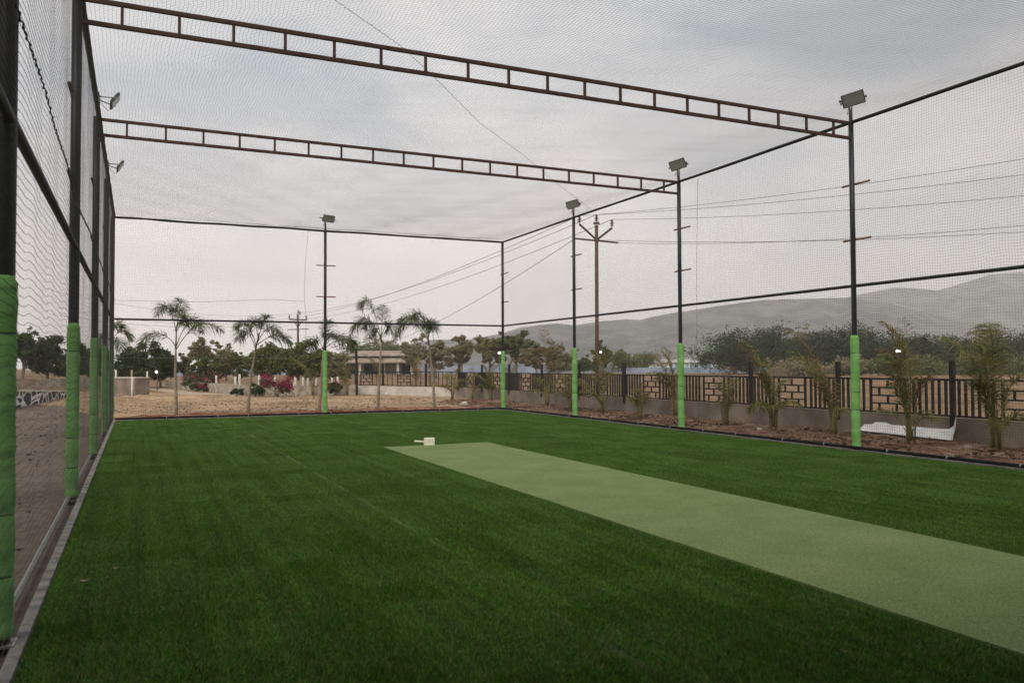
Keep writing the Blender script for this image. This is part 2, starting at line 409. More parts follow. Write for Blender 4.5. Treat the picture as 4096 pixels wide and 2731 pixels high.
# ------------------------------------------------------------------ synthetic turf, pitch mat
sheet('turf', [(.07, HY - 4), (WX - .13, HY - 4), (WX - .13, -.09), (.07, -.09)], 0.006, M['turf_base'])
def turf_mat():
    m = bpy.data.materials.new('turf_fibre'); m.use_nodes = True
    nt = m.node_tree; nt.nodes.clear()
    o = nt.nodes.new('ShaderNodeOutputMaterial'); g = nt.nodes.new('ShaderNodeNewGeometry')
    r = nt.nodes.new('ShaderNodeValToRGB'); els = r.color_ramp.elements
    els[0].position = 0; els[0].color = (0.030, 0.115, 0.006, 1); els[1].position = 1; els[1].color = (0.22, 0.16, 0.06, 1)
    for p, c in ((.35, (0.055, 0.185, 0.008)), (.72, (0.090, 0.24, 0.014)), (.84, (0.135, 0.20, 0.03))):
        k = els.new(p); k.color = (*c, 1)
    nt.links.new(g.outputs['Random Per Island'], r.inputs[0])
    n = nt.nodes.new('ShaderNodeTexNoise'); n.inputs['Scale'].default_value = 34.0; n.inputs['Detail'].default_value = 4; n.inputs['Roughness'].default_value = .7
    mpg = nt.nodes.new('ShaderNodeMapping'); mpg.inputs['Scale'].default_value = (1.0, .45, 1.0)
    nt.links.new(g.outputs['Position'], mpg.inputs[0]); nt.links.new(mpg.outputs[0], n.inputs['Vector'])
    mr = nt.nodes.new('ShaderNodeMapRange'); mr.inputs[1].default_value = .34; mr.inputs[2].default_value = .66; mr.inputs[3].default_value = .55; mr.inputs[4].default_value = 1.45
    nt.links.new(n.outputs[0], mr.inputs[0])
    sp = nt.nodes.new('ShaderNodeSeparateXYZ'); nt.links.new(g.outputs['Position'], sp.inputs[0])
    pp = nt.nodes.new('ShaderNodeMath'); pp.operation = 'PINGPONG'; pp.inputs[1].default_value = 2.0
    ao = nt.nodes.new('ShaderNodeMath'); ao.operation = 'ADD'; ao.inputs[1].default_value = -3.05
    nt.links.new(sp.outputs[0], ao.inputs[0]); nt.links.new(ao.outputs[0], pp.inputs[0])
    sm = nt.nodes.new('ShaderNodeMapRange'); sm.inputs[1].default_value = .012; sm.inputs[2].default_value = .035; sm.inputs[3].default_value = 1.0; sm.inputs[4].default_value = 0.0
    nt.links.new(pp.outputs[0], sm.inputs[0])
    nn = nt.nodes.new('ShaderNodeTexNoise'); nn.inputs['Scale'].default_value = 1.4; nn.inputs['Detail'].default_value = 3
    nt.links.new(g.outputs['Position'], nn.inputs['Vector'])
    nm = nt.nodes.new('ShaderNodeMapRange'); nm.inputs[1].default_value = .48; nm.inputs[2].default_value = .62; nm.inputs[3].default_value = .05; nm.inputs[4].default_value = .6
    nt.links.new(nn.outputs[0], nm.inputs[0])
    ms = nt.nodes.new('ShaderNodeMath'); ms.operation = 'MULTIPLY'; nt.links.new(sm.outputs[0], ms.inputs[0]); nt.links.new(nm.outputs[0], ms.inputs[1])
    md_ = nt.nodes.new('ShaderNodeMixRGB'); md_.inputs[2].default_value = (.26, .31, .15, 1); nt.links.new(ms.outputs[0], md_.inputs[0]); nt.links.new(r.outputs[0], md_.inputs[1])
    mx_ = nt.nodes.new('ShaderNodeVectorMath'); mx_.operation = 'SCALE'
    # long faint bands of lighter and darker colour along the rolls
    sn = nt.nodes.new('ShaderNodeTexNoise'); sn.inputs['Scale'].default_value = 1.0; sn.inputs['Detail'].default_value = 4; sn.inputs['Roughness'].default_value = .6
    sq = nt.nodes.new('ShaderNodeMapping'); sq.inputs['Scale'].default_value = (7.0, .22, 1.0)
    nt.links.new(g.outputs['Position'], sq.inputs[0]); nt.links.new(sq.outputs[0], sn.inputs['Vector'])
    sr = nt.nodes.new('ShaderNodeMapRange'); sr.inputs[1].default_value = .3; sr.inputs[2].default_value = .7; sr.inputs[3].default_value = .74; sr.inputs[4].default_value = 1.26
    nt.links.new(sn.outputs[0], sr.inputs[0])
    sm2 = nt.nodes.new('ShaderNodeMath'); sm2.operation = 'MULTIPLY'; nt.links.new(sr.outputs[0], sm2.inputs[0]); nt.links.new(mr.outputs[0], sm2.inputs[1])
    nt.links.new(md_.outputs[0], mx_.inputs[0]); nt.links.new(sm2.outputs[0], mx_.inputs['Scale'])
    d = nt.nodes.new('ShaderNodeBsdfPrincipled'); d.inputs['Roughness'].default_value = .42; d.inputs['Specular IOR Level'].default_value = .45
    t = nt.nodes.new('ShaderNodeBsdfTranslucent')
    nt.links.new(mx_.outputs[0], d.inputs['Base Color']); nt.links.new(mx_.outputs[0], t.inputs[0])
    x = nt.nodes.new('ShaderNodeMixShader'); x.inputs[0].default_value = .25
    nt.links.new(d.outputs[0], x.inputs[1]); nt.links.new(t.outputs[0], x.inputs[2]); nt.links.new(x.outputs[0], o.inputs[0])
    return m
M['turf_fibre'] = turf_mat()
def make_turf():
    S = 0.5; N = 5200
    x = rng.uniform(-S / 2, S / 2, N); y = rng.uniform(-S / 2, S / 2, N)
    h = rng.uniform(.016, .030, N); w = rng.uniform(.0012, .0021, N)
    th = rng.uniform(0, 2 * np.pi, N); ln = rng.uniform(.1, .95, N) * h
    ph = rng.uniform(0, 2 * np.pi, N); lx = np.cos(ph) * ln; ly = np.sin(ph) * ln - .15 * h
    cx, cy = np.cos(th) * w, np.sin(th) * w; z0 = np.zeros(N)
    a = np.stack([x - cx, y - cy, z0], 1); b = np.stack([x + cx, y + cy, z0], 1)
    c = np.stack([x + cx * .8 + lx * .35, y + cy * .8 + ly * .35, h * .6], 1); d = np.stack([x - cx * .8 + lx * .35, y - cy * .8 + ly * .35, h * .6], 1)
    e1 = np.stack([x + cx * .3 + lx, y + cy * .3 + ly, h], 1); e2 = np.stack([x - cx * .3 + lx, y - cy * .3 + ly, h], 1)
    V = np.stack([a, b, c, d, e1, e2], 1).reshape(-1, 3)
    i = np.arange(N)[:, None] * 6
    Q = np.concatenate([i + np.array([[0, 1, 2, 3]]), i + np.array([[3, 2, 4, 5]])], 0)
    o = np_mesh('artificial_grass', V, Q, M['turf_fibre'])
    ng = bpy.data.node_groups.new('turf_spread', 'GeometryNodeTree')
    ng.interface.new_socket('Geometry', in_out='INPUT', socket_type='NodeSocketGeometry')
    ng.interface.new_socket('Geometry', in_out='OUTPUT', socket_type='NodeSocketGeometry')
    gi, go = ng.nodes.new('NodeGroupInput'), ng.nodes.new('NodeGroupOutput')
    nx, ny = 25, 51
    gr = ng.nodes.new('GeometryNodeMeshGrid'); gr.inputs[0].default_value = (nx - 1) * S; gr.inputs[1].default_value = (ny - 1) * S
    gr.inputs[2].default_value = nx; gr.inputs[3].default_value = ny
    tr = ng.nodes.new('GeometryNodeTransform'); tr.inputs['Translation'].default_value = (.065 + nx * S / 2, -.10 - ny * S / 2, .007)
    ip = ng.nodes.new('GeometryNodeInstanceOnPoints')
    rv = ng.nodes.new('FunctionNodeRandomValue'); rv.data_type = 'INT'; rv.inputs[4].default_value = 0; rv.inputs[5].default_value = 3
    mul = ng.nodes.new('ShaderNodeMath'); mul.operation = 'MULTIPLY'; mul.inputs[1].default_value = math.pi / 2
    ng.links.new(rv.outputs[2], mul.inputs[0])
    cb = ng.nodes.new('ShaderNodeCombineXYZ'); ng.links.new(mul.outputs[0], cb.inputs[2])
    ng.links.new(gr.outputs[0], tr.inputs[0]); ng.links.new(tr.outputs[0], ip.inputs['Points'])
    ng.links.new(gi.outputs[0], ip.inputs['Instance']); ng.links.new(cb.outputs[0], ip.inputs['Rotation'])
    ng.links.new(ip.outputs[0], go.inputs[0])
    md = o.modifiers.new('spread', 'NODES'); md.node_group = ng
    return tag(o, 'green artificial grass fibres covering the cage floor', 'artificial grass', kind='stuff')
make_turf()
mb = MB()
XM0, XM1, YM1 = 4.98, 7.17, -11.42
n = 90
ys = np.linspace(YM1, HY - 4, n)
def medge(x, y, s): return x + .010 * mnoise.noise(Vector((y * .8, s, 0)))
top = [(medge(XM0, y, 1.), y, .037) for y in ys] + [(medge(XM1, y, 7.), y, .037) for y in ys]
low = [(p[0], p[1], .004) for p in top]
V = top + low
Q = [(i, n + i, n + i + 1, i + 1) for i in range(n - 1)]
Q += [(i, i + 1, 2 * n + i + 1, 2 * n + i) for i in range(n - 1)] + [(n + i + 1, n + i, 3 * n + i, 3 * n + i + 1) for i in range(n - 1)]
Q += [(0, 2 * n, 3 * n, n)]
mb.add(V, Q)
tag(mb.build('pitch_mat', M['mat']), 'long pale green batting mat laid on the darker turf', 'pitch mat')

# ------------------------------------------------------------------ made-up building, out of view, added to shade the near end of the turf
t = thing('shade_blocker', 'grey added building, out of view, shading the near end of the cage', 'building', (3, -31, 0))
MB().box((-2, -3, 5.6), (44, 6, 11.3)).build('wall', mat('blocker_wall', (.13, .12, .11), (.19, .175, .16), .8, .9), t)
MB().box((-2, 2.6, 4.75), (44, 5.2, .22)).build('shade_canopy', mat('blocker_canopy', (.10, .095, .09), (.14, .13, .125), .8, .9), t)
MB().box((-13.2, 6.5, 4.2), (10, 13, 8.5)).build('shade_wing', mat('blocker_wing', (.13, .115, .10), (.19, .17, .15), .8, .9), t)
for x in (-5, 10, 17): MB().box((x, 4.9, 2.3), (.22, .22, 4.68)).build('pillar', M['concrete'], t)
MB().box((-9, .03, 1.1), (1.6, .08, 2.2)).build('door', M['house_wall'], t)

# ------------------------------------------------------------------ cage posts
def cage_post(rp=.047, rpad=.079):
    t = thing('cage_post', '', 'post', group='posts of the netted cage')
    MB().tube([(0, 0, -.02), (0, 0, 2.0), (0, 0, 4.0), (0, 0, TOP + .03)], rp, 14).build('pole', M['pole'], t, True)
    prof = []; z0, z1 = .07, 2.13
    ss = [.16, .42, .77, 1.09, 1.42, 1.80, 2.03]
    for z in np.arange(z0, z1 + .001, .02):
        dmin = min(abs(z - s) for s in ss)
        r = rpad - .006 * math.exp(-(dmin / .018) ** 2) + .0025 * math.sin(z * 23) + (-.012 if z < z0 + .015 or z > z1 - .03 else 0)
        prof.append((z, r))
    pad = MB().tube([(.002 * math.sin(z * 5), .002 * math.cos(z * 4), z) for z, r in prof], [r for z, r in prof], 18).build('pad', M['pad'], t, True)
    for s in ss[1:6]:
        MB().tube([(0, 0, s - .006), (0, 0, s + .006)], rpad - .0055, 18).build('strap', M['strap'], pad, True)
    for z, off in ((4.93, .02), (3.90, .03)):      # short cross bars welded to the pole, along local x
        MB().tube([(-.30 + off, .058, z), (.33 + off, .058, z)], .020, 8).build('step_bar', M['rust'], t, True)
    MB().box((0, 0, .034), (.17, .17, .012)).build('base_plate', M['stub'], t)
    return t
P0 = cage_post(); P0['label'] = 'black cage post with green pad, nearest on the right, in front of the white sheet'
P0.location = (WX, YB[2], 0); P0.rotation_euler = (0, 0, -math.pi / 2)
post_list = [
    ((WX, YB[1], 0), -math.pi / 2, 'black cage post with green pad on the right wall, left of the striped warehouse'),
    ((WX, YB[0], 0), -math.pi / 2, 'black cage post with green pad just left of the rusty power pole'),
    ((WX, 0, 0), -math.pi / 2, 'black cage corner post with green pad where right and back nets meet, without a floodlight'),
    ((6.23, 0, 0), 0.0, 'black cage post with green pad in the middle of the back net'),
    ((-.06, 0, 0), math.pi / 2, 'cage corner post at the far left, beside the grey block wall'),
    ((-.07, YB[0], 0), math.pi / 2, 'padded cage post on the left wall, next to the far left corner post'),
    ((-.07, YB[1], 0), math.pi / 2, 'padded cage post on the left wall holding the farther truss'),
    ((-.07, YB[2], 0), math.pi / 2, 'padded cage post on the left wall holding the nearer truss'),
    ((-.08, YB[3], 0), math.pi / 2, 'big dark post with green pad cut by the left picture edge, nearest of all'),
]
PL = cage_post(.058, .072); PL['label'] = post_list[4][2]; PL.location = post_list[4][0]; PL.rotation_euler = (0, 0, math.pi / 2)
for i, (loc, rz, lab) in enumerate(post_list):
    if i != 4: dup(P0 if i < 4 else PL, loc, rz, lab)

# ------------------------------------------------------------------ floodlights on the posts
def floodlight(roll=0.0):
    """local -y looks into the cage; x runs along the wall"""
    t = thing('floodlight', '', 'floodlight', group='floodlights on the cage posts')
    MB().tube([(0, 0, TOP + .03), (0, 0, TOP + .40)], .032, 10).build('stub_pipe', M['stub'], t, True)
    MB().tube([(-.20, .0, TOP + .42), (.24, .0, TOP + .42)], .022, 8).build('cross_pipe', M['stub'], t, True)
    rot = Matrix.Rotation(R_(-55), 3, 'X') @ Matrix.Rotation(R_(roll), 3, 'Z')
    c = Vector((.02, -.27, TOP + .36))
    hb = MB().rbox(c, (.39, .25, .038), .010, rot)
    for k in range(9):
        hb.box(c + rot @ Vector((-.16 + k * .04, 0, .024)), (.007, .20, .018), rot)
    h = hb.build('housing', M['lamp_body'], t)
    MB().box(c + rot @ Vector((0, 0, -.0205)), (.35, .21, .005), rot).build('glass', M['lamp_glass'], h)
    br = MB()
    for s in (-1, 1):
        e1 = c + rot @ Vector((.215 * s, .02, .0))
        br.tube([e1, Vector((.13 * s + .02, -.04, TOP + .43 - .06)), Vector((.10 * s, 0, TOP + .42))], .012, 6)
        br.box(e1, (.03, .04, .04), rot)
    br.build('bracket', M['stub'], t)
    ca = c + rot @ Vector((-.05, .14, 0)); 
    MB().tube([ca, ca + Vector((-.02, .0, -.08)), ca + Vector((-.08, .03, -.12)), Vector((-.03, -.02, TOP + .30)), Vector((-.03, -.03, TOP + .1))], .006, 6).build('cable', M['pole'], t, True)
    return t
F0 = floodlight(-14); F0['label'] = 'floodlight on the nearest right-hand post, largest in view, facing into the cage'
F0.location = (WX, YB[2], 0); F0.rotation_euler = (0, 0, R_(-42))
fl = [((WX, YB[1], 0), R_(-45), 'floodlight on top of the second right-hand post where the farther truss ends'),
      ((WX, YB[0], 0), R_(-38), 'small pale floodlight beside the insulators of the rusty power pole'),
      ((6.23, 0, 0), 0.0, 'floodlight on the middle post of the back net, facing the viewer'),
      ((-.05, YB[1], 0), math.pi / 2, 'larger floodlight seen edge-on above the left wall, between the two trusses'),
      ((-.05, YB[0], 0), math.pi / 2, 'smaller floodlight seen edge-on above the left wall, beyond the farther truss')]
FB_ = floodlight(3); FB_['label'] = fl[2][2]; FB_.location = fl[2][0]; FB_.rotation_euler = (0, 0, .12)
for i, (loc, rz, lab) in enumerate(fl):
    if i != 2: dup(F0 if i < 2 else FB_, loc, rz, lab)

# ------------------------------------------------------------------ roof trusses
def truss(y, label):
    t = thing('roof_truss', label, 'truss', (0, y, 0), group='ladder trusses across the cage roof')
    x0, x1 = -.02, WX - .05
    MB().box(((x0 + x1) / 2, 0, TOP - .01), (x1 - x0, .05, .05)).build('top_chord', M['truss'], t)
    MB().box(((x0 + x1) / 2, 0, TOP - .29), (x1 - x0, .05, .05)).build('bottom_chord', M['truss'], t)
    web = MB().box((0, 0, TOP - .15), (.036, .036, .228)).build('web', M['truss'], t)
    web.location = (.42, 0, 0)
    for k in range(1, 19):
        w = web.copy(); COL.objects.link(w); w.parent = t; w.location = (.42 + .6535 * k, 0, 0)
    return t
truss(YB[2], 'nearer rusty brown ladder truss across the roof, the larger and higher in view')
truss(YB[1], 'farther rusty brown ladder truss across the roof, the smaller and lower in view')

# ------------------------------------------------------------------ rails
def rail(name, p, q, r, label, m='rail', wob=0.0, n=60, cat='rail', grp=None):
    p, q = np.array(p, float), np.array(q, float)
    pts = []; rs = []
    for i in range(n + 1):
        t_ = i / n; x = p + (q - p) * t_
        x = x + np.array([0, 0, -wob * .5 + wob * mnoise.noise(Vector((t_ * 9, p[0], p[1])))])
        pts.append(x); rs.append(r * (1 + .12 * wob / .01 * mnoise.noise(Vector((t_ * n * .37, p[2], 2)))) if wob else r)
    return tag(MB().tube(pts, rs, 10).build(name, M[m], None, True), label, cat, grp)
G1 = 'horizontal rails of the cage'
rail('top_rail', (WX, HY, TOP + .01), (WX, -.03, TOP + .01), .034, 'dark top rail along the right wall under the floodlights', wob=.012, grp=G1)
rail('top_rail', (.0, 0, TOP + .01), (WX - .04, 0, TOP + .01), .036, 'dark top rail across the back of the cage', wob=.02, grp=G1)
rail('top_rail', (-.03, HY, TOP + .01), (-.03, -.03, TOP + .01), .042, 'dark laced top rail along the left wall', wob=.03, n=150, grp=G1)
rail('middle_rail', (WX + .01, HY, MID), (WX + .01, -.05, MID), .030, 'dark middle rail along the right wall in front of the hills', grp=G1)
rail('middle_rail', (.0, .01, MID), (WX - .05, .01, MID), .030, 'dark middle rail across the back wall in front of the palms', grp=G1)
rail('middle_rail', (-.06, HY, MID), (-.06, -.05, MID), .036, 'dark middle rail slanting down along the left wall', grp=G1)
def base_rail(p, q, label, r=.029):
    o = rail('base_rail', p, q, r, label, m='pipe', grp=G1)
    p, q = np.array(p, float), np.array(q, float); L = np.linalg.norm(q - p); k = int(L / 1.25)
    for i in range(1, k):
        x = p + (q - p) * (i + .3 * random.random()) / k; d = (q - p) / L
        MB().tube([x - d * .012, x + d * .012], r + .006, 10).build('tie', M['stub'], o, True)
base_rail((WX - .08, HY, .082), (WX - .08, -.12, .082), 'black pipe at the foot of the right net')
base_rail((.05, -.06, .082), (WX - .06, -.06, .082), 'black pipe at the foot of the back net')
rail('base_rail', (-.10, HY, .075), (-.10, -.12, .075), .022, 'grey pipe at the foot of the left net', m='stub', grp=G1)

# ------------------------------------------------------------------ nets: every twine is geometry
def net_mesh(name, O, Uv, Vv, N_, pitch, r, amp, seed, label, seams=(), sagz=0.0, wob=1.0, rv=None):
    """O origin, Uv/Vv full edge vectors, N_ normal; twines wander a little out of plane and in plane"""
    O, Uv, Vv, N_ = [np.array(a, float) for a in (O, Uv, Vv, N_)]
    LU, LV = np.linalg.norm(Uv), np.linalg.norm(Vv); u_, v_ = Uv / LU, Vv / LV
    def disp(a, b):            # a, b metres along u and v
        w1 = np.sin(a * 1.1 + seed) * np.sin(b * .9 + seed * 2) + .6 * np.sin(a * 2.7 + b * .8 + seed * 3) + .35 * np.sin(a * 4.1 - b * 3.3)
        e_ = np.clip(np.minimum(np.minimum(a, LU - a), np.minimum(b, LV - b)) / .5, 0, 1)
        off = amp * w1 * e_
        ia = wob * .016 * np.sin(b * 5.3 + a * 1.7 + seed) * e_ + wob * .010 * np.sin(b * 11 + a * 3.1) * e_
        ib = .016 * np.sin(a * 4.7 + b * 1.3 + seed * 2) * e_ + .010 * np.sin(a * 9.3 - b * 2.1) * e_
        sg = -sagz * (np.sin(np.pi * np.clip(a / LU, 0, 1)) ** .8) * e_
        return off, ia, ib, sg
    Vs, Qs = [], []; base = 0
    def lines(along, n_lines, L, n_seg, horiz):
        nonlocal base
        k = np.linspace(0, 1, n_lines + 1)[:, None] * (LV if horiz else LU)
        s = np.linspace(0, 1, n_seg + 1)[None, :] * L
        a = np.broadcast_to(s if horiz else k, (n_lines + 1, n_seg + 1)); b = np.broadcast_to(k if horiz else s, (n_lines + 1, n_seg + 1))
        off, ia, ib, sg = disp(a, b)
        P = O + (a + ia)[..., None] * u_ + (b + ib)[..., None] * v_ + off[..., None] * N_
        P[..., 2] += sg
        side = v_ if horiz else u_; q = r if horiz or rv is None else rv
        ring = np.stack([P + q * N_, P + q * (-.5 * N_ + .866 * side), P + q * (-.5 * N_ - .866 * side)], 2)   # lines, segs, 3
        Vs.append(ring.reshape(-1, 3))
        nl, ns = n_lines + 1, n_seg
        li = np.arange(nl)[:, None, None] * (ns + 1) * 3; si = np.arange(ns)[None, :, None] * 3; j = np.arange(3)[None, None, :]
        i0 = base + li + si + j; i1 = base + li + si + (j + 1) % 3
        Qs.append(np.stack([i0, i1, i1 + 3, i0 + 3], -1).reshape(-1, 4))
        base += nl * (ns + 1) * 3
    lines(u_, int(LV / pitch), LU, int(LU / .22), True)
    lines(v_, int(LU / pitch), LV, int(LV / .22), False)
    o = np_mesh(name, np.concatenate(Vs), np.concatenate(Qs), M['net'], smooth=True)
    tag(o, label, 'net', 'nets of the cage')
    for pts, rr in seams:
        pts = [np.array(p, float) for p in pts]; fine = []
        for p, q in zip(pts[:-1], pts[1:]):
            L = np.linalg.norm(q - p); kk = max(2, int(L / .05))
            for i in range(kk): fine.append(p + (q - p) * i / kk)
        fine.append(pts[-1])
        MB().tube([p + .006 * np.array([math.sin(i * 1.9), math.cos(i * 2.3), math.sin(i * 2.9)]) for i, p in enumerate(fine)],
                  [rr * (1.5 if i % 2 else .7) for i in range(len(fine))], 5).build('seam', M['net'], o, True)
    return o
PT, TR = .047, .00135
net_mesh('cage_net', (WX + .045, HY, .06), (0, -HY - .02, 0), (0, 0, TOP - .07), (1, 0, 0), PT, TR, .022, 1.3,
         'black net closing the right side of the cage in front of the fence',
         seams=[([(WX + .05, -11.28, TOP - .05), (WX + .05, -11.2, 4.0), (WX + .05, -11.18, 2.0), (WX + .05, -11.2, .2)], .0035)])
net_mesh('cage_net', (.02, .045, .06), (WX, 0, 0), (0, 0, TOP - .07), (0, 1, 0), PT, TR, .022, 2.1,
         'black net closing the back of the cage in front of the palms',
         seams=[([(5.69, .05, TOP - .02), (5.59, .05, 5.03), (5.57, .05, 3.75), (5.61, .05, 3.33), (5.63, .05, .2)], .004),
                ([(0, .05, 3.60), (2.5, .05, 3.62), (4.5, .05, 3.76), (5.57, .05, 3.72)], .004)])
net_mesh('cage_net', (-.005, HY, .06), (0, -HY - .02, 0), (0, 0, TOP - .07), (1, 0, 0), .055, .0019, .002, 3.7,
         'black net closing the left side of the cage, seen at a steep slant', wob=.12, rv=.00085,
         seams=[([(.0, -25, 3.8), (.0, -23, 3.62), (.0, -21.5, 3.59), (0, -20.2, 3.61), (0, -19.4, 3.54), (0, -18.1, 3.54), (0, -16.8, 3.40), (0, -13.6, 3.54), (0, -10.6, 3.5), (0, -5.3, 3.6), (0, -.1, 3.6)], .006)])
net_mesh('cage_net', (.0, HY, TOP + .055), (WX, 0, 0), (0, -HY, 0), (0, 0, 1), .050, TR, .020, 5.5,
         'fine black net stretched as the cage roof against the clouds', sagz=.05,
         seams=[([(.4, -19.4, TOP + .03), (2.76, -17.08, TOP + .01), (3.95, -15.96, TOP + .03), (4.8, -15.01, TOP), (6.28, -13.18, TOP), (8.01, -11.41, TOP), (10.27, -8.94, TOP), (12.55, -6.5, TOP + .04)], .0030)])

# ------------------------------------------------------------------ white paddle-shaped base lying on the turf
p = gp(1717, 1782, .03)
t = thing('stump_base', 'cream white plastic paddle with square head lying beyond the pale mat', 'plastic paddle', (p[0], p[1], .0), YAW + .05)
hd = MB().rbox((.0, .05, .105), (.215, .09, .155), .014)
hd.build('head', M['plastic'], t)
hd2 = MB().rbox((.0, .002, .052), (.205, .02, .036), .006); hd2.build('lip', M['plastic'], t)
MB().tube([(.0, -.001, .112), (.0, .004, .112)], .011, 12).build('cap', M['dot'], t)
MB().tube([(-.10, .05, .106), (-.2, .05, .109), (-.285, .05, .114), (-.30, .05, .115)], [.021, .019, .020, .012], 10).build('handle', M['plastic'], t, True)
for (u, v), w, lab in (((337, 2322), .034, 'small dry curled leaf on the dark turf, nearest the left kerb'), ((463, 2272), .02, 'tiny dry leaf on the turf a step right of the larger one')):
    q = gp(u, v, .03)
    lf = MB(); L = []
    for i in range(7):
        s = -1 + i / 3; ww = .35 * (1 - s * s) + .03
        L += [(s * w, -ww * w, .030 + .012 * s * s), (s * w, 0, .022 + .012 * s * s), (s * w, ww * w, .034 + .010 * s * s)]
    lf.add([(q[0] + a, q[1] + b, c) for a, b, c in L], [(3 * i + j, 3 * i + j + 1, 3 * i + j + 4, 3 * i + j + 3) for i in range(6) for j in range(2)])
    tag(lf.build('dry_leaf', mat('leaf_litter', (.34, .26, .17), (.45, .36, .25), 40, .8), None, True), lab, 'leaf')

# ------------------------------------------------------------------ low wall and iron fence outside
FX, FT, FB = 15.8, 1.29, .50
CR = (15.8, 13.2); BK = (12.2, 20.4)
tag(MB().box((FX + .07, (-26 + 13.1) / 2, FB / 2 - .02), (.16, 39.1, FB + .02)).build('low_wall', M['concrete']),
    'low grey plastered wall under the iron fence on the right', 'wall')
ang = math.atan2(BK[1] - CR[1], BK[0] - CR[0]); Lb = math.hypot(BK[0] - CR[0], BK[1] - CR[1])
t = tag(MB().box((Lb / 2 + .1, 0, .235), (Lb, .16, .51)).build('low_wall', M['white_render']), 'low pale wall under the back run of iron fence', 'wall')
t.location = (CR[0], CR[1], 0); t.rotation_euler = (0, 0, ang)

def brick_panel(w, h, m, par, x):
    """open ironwork laid out like bricks, centred on x, from z=0 to h"""
    b = MB(); nr = 4; rh = h / nr
    for k in range(1, nr): b.box((x, 0, k * rh), (w - .05, .034, .034))
    for s in (-1, 1): b.box((x + s * w / 2, 0, h / 2), (.05, .042, h))
    for k in range(nr):
        xs = (0,) if k % 2 else (-.25, .25)
        for q in xs: b.box((x + q * w, 0, (k + .5) * rh), (.042, .034, rh - .034))
    return b.build('brick_pattern_panel', m, par)
def iron_fence(name, loc, rz, L, posts, panels, label, z0, h, pitch=.155, pw=.044, panel_w=.92, postw=.085, posth=1.66):
    t = thing(name, label, 'fence', (loc[0], loc[1], z0), rz)
    MB().box((L / 2, 0, h - .02), (L, .05, .045)).build('top_rail', M['iron'], t)
    MB().box((L / 2, 0, .03), (L, .05, .04)).build('bottom_rail', M['iron'], t)
    for x in posts:
        MB().box((x, -.002, (posth - z0) / 2 - .1), (postw, .09, posth - z0 + .2)).build('fence_post', M['iron'], t)
    cuts = []
    for x in panels:
        p_ = brick_panel(panel_w, h - .09, M['iron'], t, x); p_.location = (0, 0, .05)
        cuts.append((x - panel_w / 2 - .05, x + panel_w / 2 + .05))
    edges = sorted([0] + list(posts) + [L] + [c for ab in cuts for c in ab])
    for a, b in zip(edges[:-1], edges[1:]):
        if b - a < .25 or any(abs(a - c[0]) < .01 and abs(b - c[1]) < .01 for c in cuts): continue
        g = MB(); k = max(1, round((b - a) / pitch)); 
        for i in range(1, k):
            x = a + (b - a) * i / k
            g.box((x, 0, h / 2), (pw, pw, h - .085))
        if k > 1: g.build('picket_panel', M['iron'], t)
    return t
Y0 = 13.0
posts = [Y0 - y for y in (12.75, 9.62, 6.45, 3.2, .06, -3.08, -6.25, -9.43, -12.47, -15.47, -18.6, -21.7)]
panels = [Y0 - y for y in (11.15, 7.78, 4.75, 1.6, -1.5, -4.7, -7.85, -10.95, -13.88, -17.0, -20.1)]
iron_fence('iron_fence', (FX, Y0), -math.pi / 2, Y0 + 25.5, posts, panels, 'black iron fence with brick-pattern panels along the right, on a grey wall', FB, FT - FB)
iron_fence('iron_fence', CR, ang, Lb, [2.2, 5.6, Lb - .1], [3.9, 7.0], 'thin black iron fence on the pale wall behind the back palms', .49, .82, pitch=.33, pw=.026, panel_w=1.0, postw=.09, posth=1.75)
p = gd(1427, 46.5)
tag(MB().tube([(p[0], p[1], -.1), (p[0], p[1], 1.2), (p[0] - .04, p[1], 2.6)], .07, 8).build('gate_post', M['iron']), 'tall dark post at the left end of the pale back wall', 'post')

# ------------------------------------------------------------------ white sheet on the ground by the wall
prof = [(-13.26, .10, .21), (-13.32, .10, .235), (-13.5, .095, .245), (-13.6, .09, .30), (-13.9, .09, .31), (-14.05, .085, .265), (-14.4, .08, .27), (-14.7, .075, .265), (-15.0, .07, .262), (-15.25, .065, .262), (-15.42, .065, .27), (-15.54, .06, .33), (-15.60, .06, .50), (-15.63, .06, .63)]
sb = MB(); V = []
for i, (y, a, b) in enumerate(prof):
    for k in range(6):
        s = k / 5; V.append((15.56 + .15 * s ** .8 + .022 * math.sin(i * 1.7 + k * 1.9) * (1 - s * .4), y, a + (b - a) * s))
nv = len(V)
V += [(x + .006, y, z) for x, y, z in V]
Q = [(i * 6 + k, i * 6 + k + 1, (i + 1) * 6 + k + 1, (i + 1) * 6 + k) for i in range(len(prof) - 1) for k in range(5)]
Q += [tuple(nv + j for j in reversed(q)) for q in Q]
sb.add(V, Q)
tag(sb.build('plastic_sheet', M['sheet'], None, True), 'white plastic sheet slumped against the low wall between two palms', 'sheet')

